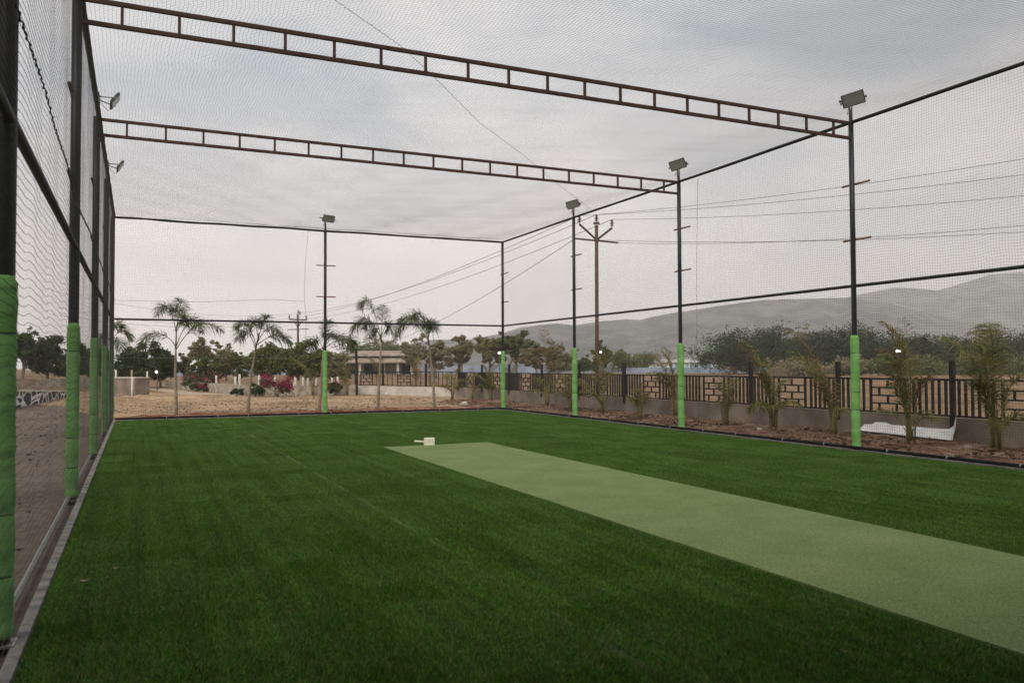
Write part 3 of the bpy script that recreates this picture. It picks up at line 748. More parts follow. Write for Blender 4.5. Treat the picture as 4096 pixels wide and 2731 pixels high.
# ------------------------------------------------------------------ fronds and palms
def bez(a, b, c, d, n):
    t_ = np.linspace(0, 1, n)[:, None]
    return (1 - t_) ** 3 * a + 3 * (1 - t_) ** 2 * t_ * b + 3 * (1 - t_) * t_ ** 2 * c + t_ ** 3 * d
def frond(parent, name, P, leaf_m, stem_m, start=.25, nl=46, ll=.30, lw=.016, spread=1.0, droop=.5, plume=2, r0=.012, seed=0):
    """rachis through the points P with rows of narrow leaflets"""
    rg = np.random.default_rng(seed); P = np.array(P); n = len(P)
    V, Q = [], []
    mbr = MB().tube(P, list(np.linspace(r0, r0 * .25, n)), 5)
    st = mbr.build(name, stem_m, parent, True)
    T = np.gradient(P, axis=0); T /= np.linalg.norm(T, axis=1)[:, None] + 1e-9
    up = np.array([0, 0, 1.0])
    for i in range(nl):
        f = start + (1 - start) * (i + rg.uniform(0, 1)) / nl
        x = f * (n - 1); k = min(int(x), n - 2); w = x - k
        p = P[k] * (1 - w) + P[k + 1] * w; tg = T[k] * (1 - w) + T[k + 1] * w
        side = np.cross(tg, up); 
        if np.linalg.norm(side) < .15: side = np.cross(tg, np.array([.6, .8, 0]))
        side /= np.linalg.norm(side); nrm = np.cross(side, tg)
        g = (f - start) / (1 - start)
        L = ll * (.35 + 1.3 * math.sin(math.pi * min(1, .12 + .88 * g)) ** .7 * (1 - .35 * g)) * rg.uniform(.75, 1.15)
        for s in (-1, 1):
            for q in range(plume):
                el = rg.normal(.15, .55 if plume > 1 else .22)
                d = side * s * math.cos(el) * spread + nrm * math.sin(el) + tg * rg.uniform(.5, .95)
                d /= np.linalg.norm(d)
                m1 = p + d * L * .5 - up * droop * L * .12
                e_ = p + d * L * .92 - up * droop * L * rg.uniform(.35, .6)
                wv = np.cross(d, up + .3 * rg.normal(size=3)); wv /= np.linalg.norm(wv) + 1e-9; wv *= lw
                o = len(V); V += [p - wv * .4, p + wv * .4, m1 + wv, m1 - wv, e_ + wv * .15, e_ - wv * .15]
                Q += [(o, o + 1, o + 2, o + 3), (o + 3, o + 2, o + 4, o + 5)]
    np_mesh('leaflets', V, Q, leaf_m, st)
    return st

def foxtail(u, v, label, trunk, shaft, fronds, grp='young palms behind the cage', ll=.34, r=.05, seed=0, leaf='palm_leaf'):
    """fronds: list of image-plane cubic curves [(u,v)x4] and an out-of-plane reach, all at the palm's own distance"""
    b = gp(u, v); dep = (b - CAM) @ _fw
    t = thing('palm_tree', label, 'palm tree', (b[0], b[1], 0), group=grp)
    L = lambda uu, vv, off=0.0: at(uu, vv, dep) + off * np.array([_fw[0], _fw[1], 0]) - np.array([b[0], b[1], 0])
    pts = [L(*q) for q in trunk]; pts[0] = np.array([0, 0, -.05])
    k = len(pts); sm = []
    for i in range(k - 1):
        for j in range(5): sm.append(pts[i] + (pts[i + 1] - pts[i]) * j / 5)
    sm.append(pts[-1])
    MB().tube(sm, list(np.linspace(r * 1.25, r * .62, len(sm)) * (1 + .05 * np.sin(np.arange(len(sm)) * 2.1))), 9).build('trunk', M['palm_trunk'], t, True)
    sp = [L(*q) for q in shaft]
    MB().tube(sp, list(np.linspace(r * .62, r * .25, len(sp))), 8).build('crownshaft', M['crownshaft'], t, True)
    for i, (c, off) in enumerate(fronds):
        a = [L(*c[0]), L(*c[1], off * .25), L(*c[2], off * .7), L(*c[3], off)]
        frond(t, 'frond', bez(*a, 15), M[leaf], M['crownshaft'], start=.30, nl=40, ll=ll*1.12, lw=.011, droop=.8, plume=2, r0=.016, seed=seed * 20 + i)
    return t
foxtail(705, 1660, 'tall young palm with three wide arching fronds, left of the pink bougainvillea',
        [(705, 1660), (703, 1560), (701, 1480), (703, 1395)], [(703, 1395), (705, 1340), (706, 1300)],
        [([(703, 1390), (690, 1340), (600, 1290), (566, 1400)], -.3), ([(705, 1350), (700, 1260), (640, 1160), (612, 1262)], .3),
         ([(706, 1320), (712, 1260), (710, 1205), (690, 1195)], .5), ([(706, 1330), (716, 1280), (735, 1230), (722, 1240)], -.5),
         ([(704, 1390), (735, 1300), (800, 1230), (826, 1330)], -.4), ([(704, 1400), (735, 1330), (790, 1250), (870, 1320)], .5), ([(706, 1310), (720, 1270), (745, 1250), (725, 1290)], .2)], seed=1)
foxtail(992, 1650, 'slender palm with a bushy crown standing in front of the big green tree',
        [(992, 1650), (997, 1560), (1010, 1470), (1022, 1400)], [(1022, 1400), (1030, 1360), (1036, 1330)],
        [([(1022, 1400), (1010, 1340), (955, 1280), (942, 1362)], .3), ([(1024, 1390), (1020, 1320), (980, 1270), (962, 1310)], -.4),
         ([(1030, 1370), (1040, 1310), (1052, 1270), (1056, 1262)], .3), ([(1030, 1370), (1060, 1310), (1100, 1290), (1128, 1335)], -.3),
         ([(1028, 1380), (1070, 1340), (1120, 1320), (1152, 1372)], .4), ([(1032, 1350), (1030, 1300), (1030, 1280), (1046, 1290)], -.6)], seed=2)
foxtail(1276, 1648, 'palm standing directly behind the middle post of the back net',
        [(1276, 1648), (1283, 1560), (1288, 1480), (1292, 1420)], [(1292, 1420), (1294, 1390), (1296, 1370)],
        [([(1294, 1390), (1296, 1330), (1300, 1290), (1306, 1282)], .3), ([(1294, 1395), (1330, 1330), (1380, 1320), (1418, 1400)], -.3),
         ([(1294, 1395), (1270, 1350), (1240, 1340), (1226, 1400)], .4), ([(1293, 1400), (1340, 1350), (1400, 1340), (1412, 1370)], .5), ([(1295, 1385), (1310, 1340), (1320, 1320), (1332, 1350)], -.4)], seed=3)
foxtail(1512, 1635, 'palm with one high hooked frond leaning left in front of the old tiled house',
        [(1512, 1635), (1515, 1560), (1520, 1470), (1524, 1370)], [(1524, 1370), (1526, 1340), (1527, 1315)],
        [([(1524, 1350), (1500, 1240), (1460, 1150), (1432, 1232)], .2), ([(1523, 1355), (1490, 1270), (1440, 1240), (1412, 1340)], -.4),
         ([(1524, 1355), (1500, 1290), (1450, 1260), (1440, 1310)], .5), ([(1525, 1350), (1540, 1290), (1560, 1270), (1556, 1330)], .3), ([(1526, 1330), (1530, 1280), (1533, 1250), (1536, 1225)], -.3),
         ([(1524, 1358), (1510, 1310), (1480, 1290), (1470, 1350)], .4)], seed=4)
foxtail(1738, 1640, 'palm with broad drooping crown just left of the back right corner post',
        [(1738, 1640), (1735, 1560), (1727, 1470), (1716, 1380)], [(1716, 1380), (1713, 1350), (1711, 1325)],
        [([(1715, 1370), (1690, 1310), (1600, 1220), (1572, 1365)], .3), ([(1714, 1360), (1690, 1290), (1640, 1240), (1600, 1290)], -.4),
         ([(1713, 1350), (1705, 1270), (1660, 1220), (1640, 1270)], .4), ([(1712, 1350), (1715, 1290), (1735, 1270), (1732, 1320)], -.3),
         ([(1712, 1345), (1702, 1290), (1690, 1270), (1704, 1300)], .5), ([(1713, 1355), (1722, 1310), (1728, 1290), (1716, 1300)], .3)], seed=5)
foxtail(452, 1640, 'palm mostly hidden behind the far left corner post, one drooping frond showing',
        [(452, 1640), (450, 1560), (448, 1470), (447, 1400)], [(447, 1400), (446, 1360), (446, 1330)],
        [([(447, 1380), (455, 1320), (490, 1290), (512, 1358)], .3), ([(447, 1390), (470, 1350), (490, 1350), (505, 1400)], -.3),
         ([(446, 1350), (448, 1310), (452, 1290), (470, 1300)], .4), ([(446, 1380), (420, 1320), (390, 1320), (370, 1390)], .3)], seed=6)

def areca(u, v, label, stems, ll=.30, n_low=3, seed=0, lw=.011, stake=None):
    """stems: image-plane curves of upright feathery fronds rising out of one clump"""
    b = gp(u, v); dep = (b - CAM) @ _fw; rg = random.Random(seed)
    t = thing('areca_palm', label, 'palm', (b[0], b[1], 0), group='feathery palms planted along the fence')
    L = lambda uu, vv, off=0.0: at(uu, vv, dep) + off * np.array([_fw[0], _fw[1], 0]) - np.array([b[0], b[1], 0])
    cn = MB(); 
    for k in range(5):
        a = rg.uniform(0, 6.28); q = .05 + .05 * rg.random()
        cn.tube([(q * math.cos(a), q * math.sin(a), -.05), (q * 1.1 * math.cos(a), q * 1.1 * math.sin(a), .25), (q * 1.5 * math.cos(a), q * 1.5 * math.sin(a), .55 + .3 * rg.random())], [.02, .017, .011], 6)
    cn.build('canes', M['cane'], t, True)
    for i, c in enumerate(stems):
        off = rg.uniform(-.5, .5)
        a = [np.array([rg.uniform(-.05, .05), rg.uniform(-.05, .05), .1]), L(*c[0], off * .2), L(*c[1], off * .6), L(*c[2], off)]
        dz = a[3][2]; hv = np.array([a[3][0], a[3][1], 0]); hv = hv / (np.linalg.norm(hv) + .15)
        a[2] = a[2] + np.array([0, 0, .07 * dz]); a[3] = a[3] + hv * .10 * dz - np.array([0, 0, .07 * dz])
        frond(t, 'frond', bez(*a, 14), M['dry_leaf'] if rg.random() < .28 else M['areca_leaf'], M['cane'], start=.30, nl=46, ll=ll * rg.uniform(.9, 1.25), lw=lw * 1.0, spread=.85, droop=rg.uniform(.5, 1.3), plume=1, r0=.010, seed=seed * 31 + i)
    for k in range(n_low):
        a = rg.uniform(0, 6.28); q = .35 + .3 * rg.random()
        A = [np.array([0, 0, .1]), np.array([.2 * q * math.cos(a), .2 * q * math.sin(a), .45]), np.array([.6 * q * math.cos(a), .6 * q * math.sin(a), .75]), np.array([q * math.cos(a), q * math.sin(a), .5 + .2 * rg.random()])]
        frond(t, 'frond', bez(*A, 10), M['areca_leaf'], M['cane'], start=.35, nl=22, ll=ll * .7, lw=lw, spread=.8, droop=.5, plume=1, r0=.008, seed=seed * 77 + k)
    if stake:
        MB().tube([np.array([.06, 0, -.05]), L(*stake)], [.016, .012], 6).build('stake', M['stake'], t, True)
    return t
def up(u, v, h, lean, tips):
    """fan of upright fronds: tips are (du, dv) of their ends from (u, v)"""
    return [((u + .12 * a + lean * .2, v + .45 * b_), (u + .55 * a + lean * .6, v + .85 * b_), (u + a, v + b_)) for a, b_ in tips]
areca(3985, 1810, 'big feathery palm farthest right, right of the white sheet', up(3985, 1800, 0, -20,
      [(-65, -540), (-130, -455), (-30, -430), (20, -520), (60, -330), (-90, -340), (40, -400), (-20, -330), (-60, -280)]) + [((3970, 1560), (3900, 1380), (3832, 1305)), ((3965, 1500), (3950, 1330), (3880, 1265)), ((3970, 1500), (3945, 1290), (4010, 1290))], ll=.34, n_low=4, seed=3)
areca(3640, 1782, 'tall plumed palm standing in front of the white sheet', up(3640, 1775, 0, 0,
      [(-45, -530), (-75, -380), (-10, -450), (25, -330), (-30, -300), (40, -290), (-60, -260)]) + [((3630, 1600), (3640, 1400), (3585, 1240)), ((3630, 1600), (3625, 1420), (3545, 1365)), ((3640, 1600), (3650, 1400), (3600, 1280))], ll=.31, n_low=3, seed=4)
areca(3332, 1742, 'left-leaning feathery palm with a bare yellow cane, just left of the nearest right-hand post', [
      ((3330, 1600), (3290, 1450), (3225, 1310)), ((3325, 1600), (3270, 1480), (3170, 1400)), ((3325, 1580), (3260, 1440), (3210, 1380)), ((3330, 1600), (3300, 1500), (3250, 1400)), ((3335, 1600), (3310, 1480), (3280, 1400)), ((3330, 1640), (3290, 1560), (3240, 1500)), ((3330, 1640), (3310, 1540), (3300, 1470))], ll=.28, n_low=2, seed=5, stake=(3310, 1570))
areca(3094, 1722, 'feathery palm leaning left, right of the short dry palm', [
      ((3090, 1580), (3060, 1430), (3010, 1330)), ((3088, 1580), (3040, 1440), (2995, 1350)), ((3090, 1580), (3070, 1480), (3030, 1400)), ((3095, 1580), (3090, 1470), (3075, 1420)), ((3094, 1600), (3060, 1540), (3050, 1480)), ((3094, 1600), (3110, 1520), (3130, 1500)), ((3090, 1640), (3050, 1560), (3010, 1640)), ((3094, 1640), (3130, 1560), (3180, 1620))], ll=.28, n_low=5, seed=6)
areca(2906, 1708, 'short thin dry palm beside the second right-hand post', up(2906, 1700, 0, 0, [(-30, -260), (5, -250), (40, -200), (-50, -180), (20, -150)]), ll=.22, n_low=4, seed=7)
areca(2702, 1668, 'feathery palm half hidden behind the second right-hand post, with a dead frond', [
      ((2700, 1560), (2690, 1440), (2660, 1370)), ((2698, 1560), (2660, 1450), (2605, 1400)), ((2700, 1560), (2680, 1500), (2650, 1480)), ((2700, 1540), (2690, 1460), (2668, 1385)), ((2705, 1560), (2690, 1480), (2610, 1480)), ((2700, 1580), (2670, 1520), (2640, 1500))], ll=.30, n_low=2, seed=8)
areca(2561, 1680, 'low stub of a palm in front of the fence, shortest of the row', up(2561, 1675, 0, 0, [(-20, -130), (15, -150), (35, -110), (-40, -100)]), ll=.18, n_low=5, seed=9)
areca(2410, 1655, 'bushy palm right beside the foot of the rusty power pole', up(2410, 1650, 0, 0, [(-20, -260), (10, -250), (30, -210), (-40, -160), (50, -190), (-110, -150), (0, -180)]), ll=.28, n_low=4, seed=10)
areca(2285, 1645, 'wide drooping palm just left of the first padded post right of the corner', up(2285, 1640, 0, 0, [(-30, -150), (-60, -100), (40, -130), (60, -90), (-10, -120)]), ll=.28, n_low=5, seed=11)
areca(2190, 1628, 'feathery palm with an arching yellow frond, right of the corner post', up(2190, 1622, 0, 0, [(-10, -330), (20, -260), (-20, -250), (30, -200), (-40, -120), (70, -130)]), ll=.30, n_low=4, seed=12)
areca(2036, 1605, 'palm with yellow canes touching the corner post from the right', up(2036, 1600, 0, 0, [(10, -180), (25, -150), (-10, -140), (40, -110), (15, -80)]), ll=.24, n_low=2, seed=13)
areca(1962, 1602, 'brownish arching palm just left of the corner post', up(1962, 1600, 0, 0, [(-50, -110), (-25, -150), (20, -150), (10, -120), (-10, -90)]), ll=.28, n_low=4, seed=14)
areca(1888, 1597, 'thin young palm by the fence corner, second left of the corner post', up(1888, 1594, 0, 0, [(0, -130), (15, -110), (-15, -90)]), ll=.22, n_low=3, seed=15)
areca(1812, 1597, 'bushy low palm at the meeting of the pale wall and the grey wall', up(1812, 1594, 0, 0, [(-30, -100), (20, -130), (30, -80), (-10, -110), (-40, -60)]), ll=.30, n_low=6, seed=16)
areca(1722, 1578, 'slim palm at the pale wall, half hidden by the drooping palm trunk', up(1722, 1575, 0, 0, [(0, -140), (-12, -120), (14, -110)]), ll=.26, n_low=2, seed=17)
areca(1664, 1576, 'column-like young palm in front of the middle of the pale wall', up(1664, 1573, 0, 0, [(0, -150), (-14, -130), (16, -130), (8, -100), (-8, -110)]), ll=.30, n_low=3, seed=18)
areca(1520, 1576, 'slim palm at the left part of the pale wall', up(1520, 1573, 0, 0, [(-60, -170), (-30, -150), (5, -150), (-10, -120)]), ll=.30, n_low=1, seed=19)
areca(1385, 1578, 'thin yellowish palm by the stone wall, right of the middle back post', up(1385, 1575, 0, 0, [(-10, -130), (8, -110), (-20, -80)]), ll=.25, n_low=1, seed=20)
areca(1252, 1580, 'yellowish leaning palm by the stone wall, left of the middle back post', up(1252, 1578, 0, 0, [(-60, -150), (-40, -130), (-10, -110), (15, -90)]), ll=.28, n_low=1, seed=21)

# ------------------------------------------------------------------ trees and shrubs
def leaf_cloud(centers, radii, n, size, rg, flat=.8):
    k = len(centers); w = np.array([r ** 2 for r in radii]); idx = rg.choice(k, n, p=w / w.sum())
    d = rg.normal(size=(n, 3)); d /= np.linalg.norm(d, axis=1)[:, None]
    rad = np.array(radii)[idx] * np.minimum(1.25, np.abs(rg.normal(.72, .32, n)))
    P = np.array(centers)[idx] + d * rad[:, None] * np.array([1, 1, flat])
    a = rg.normal(size=(n, 3)); a[:, 2] *= .6; a /= np.linalg.norm(a, axis=1)[:, None]
    b = rg.normal(size=(n, 3)); b -= a * (a * b).sum(1)[:, None]; b /= np.linalg.norm(b, axis=1)[:, None]
    s = size * rg.uniform(.6, 1.35, n)[:, None]
    V = np.stack([P - a * s, P + b * s * .42, P + a * s, P - b * s * .42], 1).reshape(-1, 3)
    Q = np.arange(n * 4).reshape(n, 4)
    return V, Q
def tree(name, loc, h, w, label, leaf, n=2600, size=None, trunk_h=.3, clumps=16, seed=0, cat='tree', grp=None, sparse=False, flat=.75, limbs=6, bottom=.25, r=None):
    rg = np.random.default_rng(seed + 500)
    t = thing(name, label, cat, (loc[0], loc[1], 0), group=grp)
    size = size or .05 * w
    r = r or .028 * h
    tb = MB(); bend = rg.uniform(-.05, .05, 2) * h
    tp = [np.array([0, 0, -.1]), np.array([bend[0] * .3, bend[1] * .3, h * trunk_h * .5]), np.array([bend[0], bend[1], h * trunk_h]), np.array([bend[0] * 1.6, bend[1] * 1.6, h * .72])]
    tb.tube(tp, [r * 1.25, r, r * .8, r * .25], 7)
    C, Rr = [], []
    nb = int(clumps * (.8 if sparse else 1.1)); zc_ = h * (bottom + (1 - bottom) * .42)
    for i in range(nb):
        az = 2.4 * i + rg.normal(0, .35); el = rg.uniform(-.25, 1.35) if i else 1.4
        reach = rg.uniform(.62, 1.06)
        rx, rz = w * .43 * reach, (h - zc_) * .93 * reach if el > 0 else (zc_ - h * bottom) * 1.1
        e_ = np.array([rx * math.cos(el) * math.cos(az) + bend[0], rx * math.cos(el) * math.sin(az) + bend[1], zc_ + rz * math.sin(el)])
        s0 = tp[2] * rg.uniform(.7, 1.0) + (tp[3] - tp[2]) * rg.uniform(0, .7) * (el > .3)
        md = (s0 + e_) / 2 + np.array([0, 0, .04 * h]) + rg.normal(size=3) * .02 * w
        tb.tube([s0, md, e_], [r * .42, r * .26, r * .06], 5)
        for k in range(5 if sparse else 6):
            f = rg.uniform(.35, 1.08); base_p = s0 * (1 - f) + e_ * f
            c_ = base_p + rg.normal(size=3) * w * np.array([.075, .075, .055])
            C.append(c_); Rr.append(w * rg.uniform(.03, .085) * (1.1 if sparse else 1.6))
            if sparse: tb.tube([base_p, c_], [r * .14, r * .05], 4)
    tb.build('trunk', M['trunk'], t, True)
    V, Q = leaf_cloud(C, Rr, n, size, rg, flat)
    np_mesh('crown', V, Q, leaf, t)
    return t
def tpx(u, vtop, wpx, dep):
    s = dep / F; b = gd(u, dep); return b, zat(u, vtop, dep), wpx * s
G2 = 'dark trees beyond the fence on the right'
wood = [(2935, 1335, 250, 'broad dark tree right of the green netted building'), (3085, 1318, 230, 'tall rounded dark tree behind the left-leaning palms'),
        (3215, 1345, 220, 'dark tree under the flat-topped bare tree'), (3335, 1318, 170, 'tall dark tree behind the brown telegraph pole'),
        (3450, 1328, 250, 'dark tree right behind the nearest right-hand post'), (3585, 1362, 230, 'dark tree behind the lit twin lamp'),
        (3690, 1350, 180, 'dark tree right of the lit twin lamp'), (3800, 1352, 210, 'dark tree behind the second palm from the right'),
        (3935, 1362, 230, 'dark tree behind the farthest right palm'), (4060, 1335, 260, 'tall dark tree cut by the right picture edge')]
for i, (u, vt, wp, lab) in enumerate(wood):
    b, h, w = tpx(u, vt + 6, wp * 1.4, 135 + 9 * (i % 3))
    tree('dark_tree', b, h, w, lab, M['leaf_wood'], n=12000, size=.21, trunk_h=.2, clumps=30, seed=i, grp=G2, bottom=.05)
b, h, w = tpx(3200, 1304, 190, 150)
tree('bare_tree', b, h, w, 'flat-topped thin brown tree rising above the dark trees', M['leaf_dry'], n=500, size=.35, trunk_h=.6, clumps=12, seed=41, sparse=True, flat=.3, bottom=.80, limbs=12, r=.12)
mid = [  # u, v top, width px, depth, leaf, n, name, sparse, label
    (535, 1402, 175, 62, 'leaf_dark', 4200, 'round_tree', 0, 'dense dark round tree behind the grey block wall'),
    (642, 1392, 200, 66, 'leaf_dark', 4600, 'round_tree', 0, 'dense dark tree with the lit white lamp in front of it'),
    (735, 1400, 70, 68, 'leaf_mid', 700, 'small_tree', 1, 'thin sprig of a tree touching the tall left palm trunk'),
    (820, 1352, 180, 92, 'leaf_pale', 1100, 'airy_tree', 1, 'airy pale tree right of the tall left palm'),
    (905, 1385, 130, 98, 'leaf_pale', 1300, 'airy_tree', 0, 'pale yellow-green tree between the first two back palms'),
    (805, 1430, 120, 60, 'leaf_mid', 1100, 'small_tree', 1, 'small green tree behind the pink bougainvillea, left one'),
    (862, 1440, 100, 60, 'leaf_mid', 900, 'small_tree', 1, 'small green tree over the white posts, right of the bougainvillea'),
    (950, 1410, 110, 60, 'leaf_mid', 1000, 'small_tree', 1, 'small straggly tree left of the bushy-crowned palm'),
    (1075, 1385, 190, 66, 'leaf_mid', 4000, 'green_tree', 0, 'large green tree behind the bushy-crowned palm'),
    (1180, 1385, 190, 64, 'leaf_mid', 4200, 'green_tree', 0, 'large green tree under the distant power pole'),
    (1265, 1400, 130, 62, 'leaf_mid', 2600, 'green_tree', 0, 'green tree left of the middle back post'),
    (1345, 1415, 150, 75, 'leaf_pale', 1700, 'airy_tree', 0, 'yellow-green tree in front of the left end of the tiled house'),
    (1470, 1360, 240, 165, 'leaf_mid', 2600, 'broad_tree', 0, 'broad tree crown rising behind the tiled house, left'),
    (1575, 1385, 240, 170, 'leaf_mid', 2600, 'broad_tree', 0, 'low broad tree behind the right half of the tiled house'),
    (1655, 1352, 150, 120, 'leaf_dry', 800, 'bare_tree', 1, 'greyish half-bare tree right of the tiled house'),
    (1745, 1365, 190, 110, 'leaf_dry', 1700, 'dry_tree', 1, 'dry brown tree behind the drooping palm'),
    (1845, 1350, 170, 105, 'leaf_pale', 1700, 'dry_tree', 1, 'pale dry tree around the short telegraph pole'),
    (1955, 1335, 190, 100, 'leaf_pale', 1900, 'dry_tree', 1, 'pale tree just left of the corner post'),
    (2065, 1312, 170, 98, 'leaf_mid', 2200, 'broad_tree', 1, 'tallest green tree, just right of the corner post'),
    (2150, 1365, 150, 95, 'leaf_pale', 1500, 'dry_tree', 1, 'yellowish tree below the hill, between corner post and power pole'),
    (2235, 1385, 150, 100, 'leaf_pale', 1500, 'dry_tree', 0, 'low yellowish tree just left of the first padded post after the corner'),
    (2335, 1428, 80, 150, 'leaf_dark', 900, 'round_tree', 0, 'small dark round tree left of the rusty power pole'),
    (2410, 1368, 130, 88, 'leaf_mid', 800, 'small_tree', 1, 'straggly tree behind the foot of the rusty power pole'),
    (2490, 1405, 150, 150, 'leaf_mid', 1300, 'broad_tree', 0, 'low green tree right of the rusty power pole'),
    (2575, 1415, 170, 200, 'leaf_mid', 1200, 'broad_tree', 0, 'low tree at the left end of the striped warehouse'),
    (2815, 1405, 40, 330, 'leaf_mid', 700, 'round_tree', 0, 'small tree standing just left of the green netted building'),
    (2990, 1440, 140, 140, 'leaf_dry', 900, 'dry_tree', 0, 'dry bush tree at the right end of the striped warehouse'),
    (3180, 1455, 260, 112, 'leaf_dry', 900, 'dry_bush', 0, 'low dry bushes behind the left-leaning palm'),
    (3420, 1440, 210, 115, 'leaf_dry', 900, 'dry_bush', 0, 'dry bush left of the nearest right-hand post'),
    (3545, 1430, 200, 112, 'leaf_mid', 1000, 'dry_bush', 0, 'greenish bush below the lit twin lamp'),
    (3700, 1445, 240, 118, 'leaf_mid', 1000, 'dry_bush', 0, 'low green scrub between the two right-hand palms'),
    (4060, 1445, 240, 116, 'leaf_mid', 1000, 'dry_bush', 0, 'low green scrub cut by the right picture edge'),
    (3880, 1440, 260, 118, 'leaf_mid', 1000, 'dry_bush', 0, 'low green scrub left of the farthest right palm'),
]
for i, (u, vt, wp, dep, lf, nn, nm, sp, lab) in enumerate(mid):
    b, h, w = tpx(u, vt, wp, dep)
    tree(nm, b, h, w, lab, M[lf], n=int(nn * 2.3), size=max(.07, min(.26, .0025 * dep)), trunk_h=.3, clumps=14 if sp else 20, seed=60 + i, sparse=bool(sp), bottom=.32 if sp or nm == 'green_tree' else .08, cat='bush' if 'bush' in nm else 'tree')
# trees seen through the slanting left net
for i, (u, vt, wp, dep, lab) in enumerate([(85, 1290, 170, 75, 'dark tree seen through the left net beside the nearest post'), (190, 1345, 190, 78, 'dark tree seen through the left net above the white-jointed stone wall'),
                                           (300, 1370, 160, 80, 'dark tree seen through the left net behind the third left post'), (400, 1385, 150, 82, 'dark tree seen through the left net near the far left corner')]):
    b, h, w = tpx(u, vt, wp, dep)
    tree('dark_tree', b, h, w, lab, M['leaf_dark'], n=4200, size=.20, trunk_h=.3, clumps=18, seed=120 + i, bottom=.05)
def shrub(u, v, wpx, hpx, label, blooms, seed, name='bougainvillea'):
    b = gp(u, v); dep = (b - CAM) @ _fw; s = dep / F; w, h = wpx * s, hpx * s; rg = np.random.default_rng(seed)
    t = thing(name, label, 'shrub', (b[0], b[1], 0))
    C = [np.array([rg.uniform(-.42, .42) * w, rg.uniform(-.3, .3), rg.uniform(.2, .8) * h]) for _ in range(10)]; Rr = [rg.uniform(.16, .26) * min(w, h) for _ in C]
    V, Q = leaf_cloud(C, Rr, 900, .075, rg); np_mesh('foliage', V, Q, M['leaf_dark'], t)
    sb_ = MB()
    for c in C[:6]: sb_.tube([(0, 0, -.05), c * .5 + np.array([0, 0, .05]), c], [.02, .012, .004], 5)
    sb_.build('stems', M['trunk'], t, True)
    if blooms:
        C2 = [c + np.array([rg.uniform(-.1, .1) * w, -.1, .25 * h * rg.random()]) for c in C]
        V, Q = leaf_cloud(C2, [r_ * 1.25 for r_ in Rr], blooms, .06, rg); np_mesh('flowers', V, Q, M['bloom'], t)
    return t
shrub(790, 1566, 120, 60, 'bougainvillea with few pink flowers behind the tall left palm trunk', 120, 1)
shrub(815, 1566, 60, 36, 'small pink flowered shrub low against the stone wall, left of the larger one', 260, 2)
shrub(775, 1560, 60, 40, 'dark leafy shrub at the left end of the stone wall', 0, 9, 'garden_shrub')
shrub(800, 1562, 150, 78, 'bushy bougainvillea with crimson flowers spilling over the stone wall', 220, 3)
shrub(948, 1583, 50, 30, 'small round green shrub at the foot of the stone wall', 0, 4, 'garden_shrub')
shrub(1020, 1584, 70, 60, 'dark green shrub at the foot of the bushy-crowned palm', 0, 5, 'garden_shrub')
shrub(1110, 1585, 130, 85, 'largest bougainvillea, covered in crimson flowers', 900, 6)
shrub(1345, 1580, 60, 60, 'small bougainvillea with dark red flowers right of the middle back post', 70, 7)

# ------------------------------------------------------------------ low stone wall with white posts, block wall, left-hand walls
def wall_run(name, pts, h, th, m, label):
    mb_ = MB()
    for (a, b) in zip(pts[:-1], pts[1:]):
        a, b = np.array(a[:2]), np.array(b[:2]); L = np.linalg.norm(b - a); an = math.atan2(b[1] - a[1], b[0] - a[0])
        mb_.box((*((a + b) / 2), h / 2 - .03), (L, th, h + .06), Matrix.Rotation(an, 3, 'Z'))
    return tag(mb_.build(name, m), label, 'wall')
M['stone'] = mat('rough_stone', (0.24, 0.21, 0.17), (0.50, 0.45, 0.38), 2.6, .9, bump=.6, bscale=7)
wp = [gp(672, 1548), gp(998, 1582), gp(1426, 1577)]
wall_run('stone_wall', wp, .55, .30, M['stone'], 'low rough pale stone wall behind the bougainvillea')
wposts = [(748, 1503), (770, 1500), (868, 1502), (944, 1506), (959, 1496), (1036, 1500), (1102, 1508), (1162, 1512), (1183, 1508), (1212, 1509), (1230, 1512), (1262, 1510), (1285, 1520), (1331, 1511), (1354, 1506)]
ordn = ['first', 'second', 'third', 'fourth', 'fifth', 'sixth', 'seventh', 'eighth', 'ninth', 'tenth', 'eleventh', 'twelfth', 'thirteenth', 'fourteenth', 'fifteenth']
wp0 = None
for i, (u, vt) in enumerate(wposts):
    dep = np.interp(u, [672, 998, 1426], [(wp[0] - CAM) @ _fw, (wp[1] - CAM) @ _fw, (wp[2] - CAM) @ _fw]) + .6
    b = gd(u, dep); z = zat(u, vt, dep)
    m_ = MB().tube([(0, 0, -.05), (0, 0, z - .04), (0, 0, z)], [.07, .065, .045], 8)
    o = m_.build('white_post', M['white_paint'], None, True); o.location = tuple(b)
    o.rotation_euler = (random.uniform(-.05, .05), (.35 if u == 1162 else random.uniform(-.06, .06)), 0)
    tag(o, 'white painted post at the stone wall, %s of fifteen from the left' % ordn[i], 'post', 'white posts along the stone wall')
a, b = gp(440, 1592), gp(569, 1594)
t = thing('block_wall', 'grey cement block wall end standing behind the left corner post', 'wall', (b[0], b[1], 0))
d = (a - b); L = np.linalg.norm(d[:2]); an = math.atan2(d[1], d[0])
h = zat(569, 1512, (b - CAM) @ _fw)
MB().box((L * .55 * math.cos(an), L * .55 * math.sin(an), h / 2 - .03), (L * 1.1, .9, h + .06), Matrix.Rotation(an, 3, 'Z')).build('wall_body', M['concrete'], t)
MB().box((L * .55 * math.cos(an), L * .55 * math.sin(an), h + .025), (L * 1.12, .95, .05), Matrix.Rotation(an, 3, 'Z')).build('coping', M['white_render'], t)
p = gp(528, 1598)
o = MB().tube([(0, 0, -.05), (0, 0, .55), (.01, 0, 1.15)], [.05, .045, .035], 8).build('white_pipe', M['white_paint'], None, True); o.location = (p[0], p[1] - .3, 0)
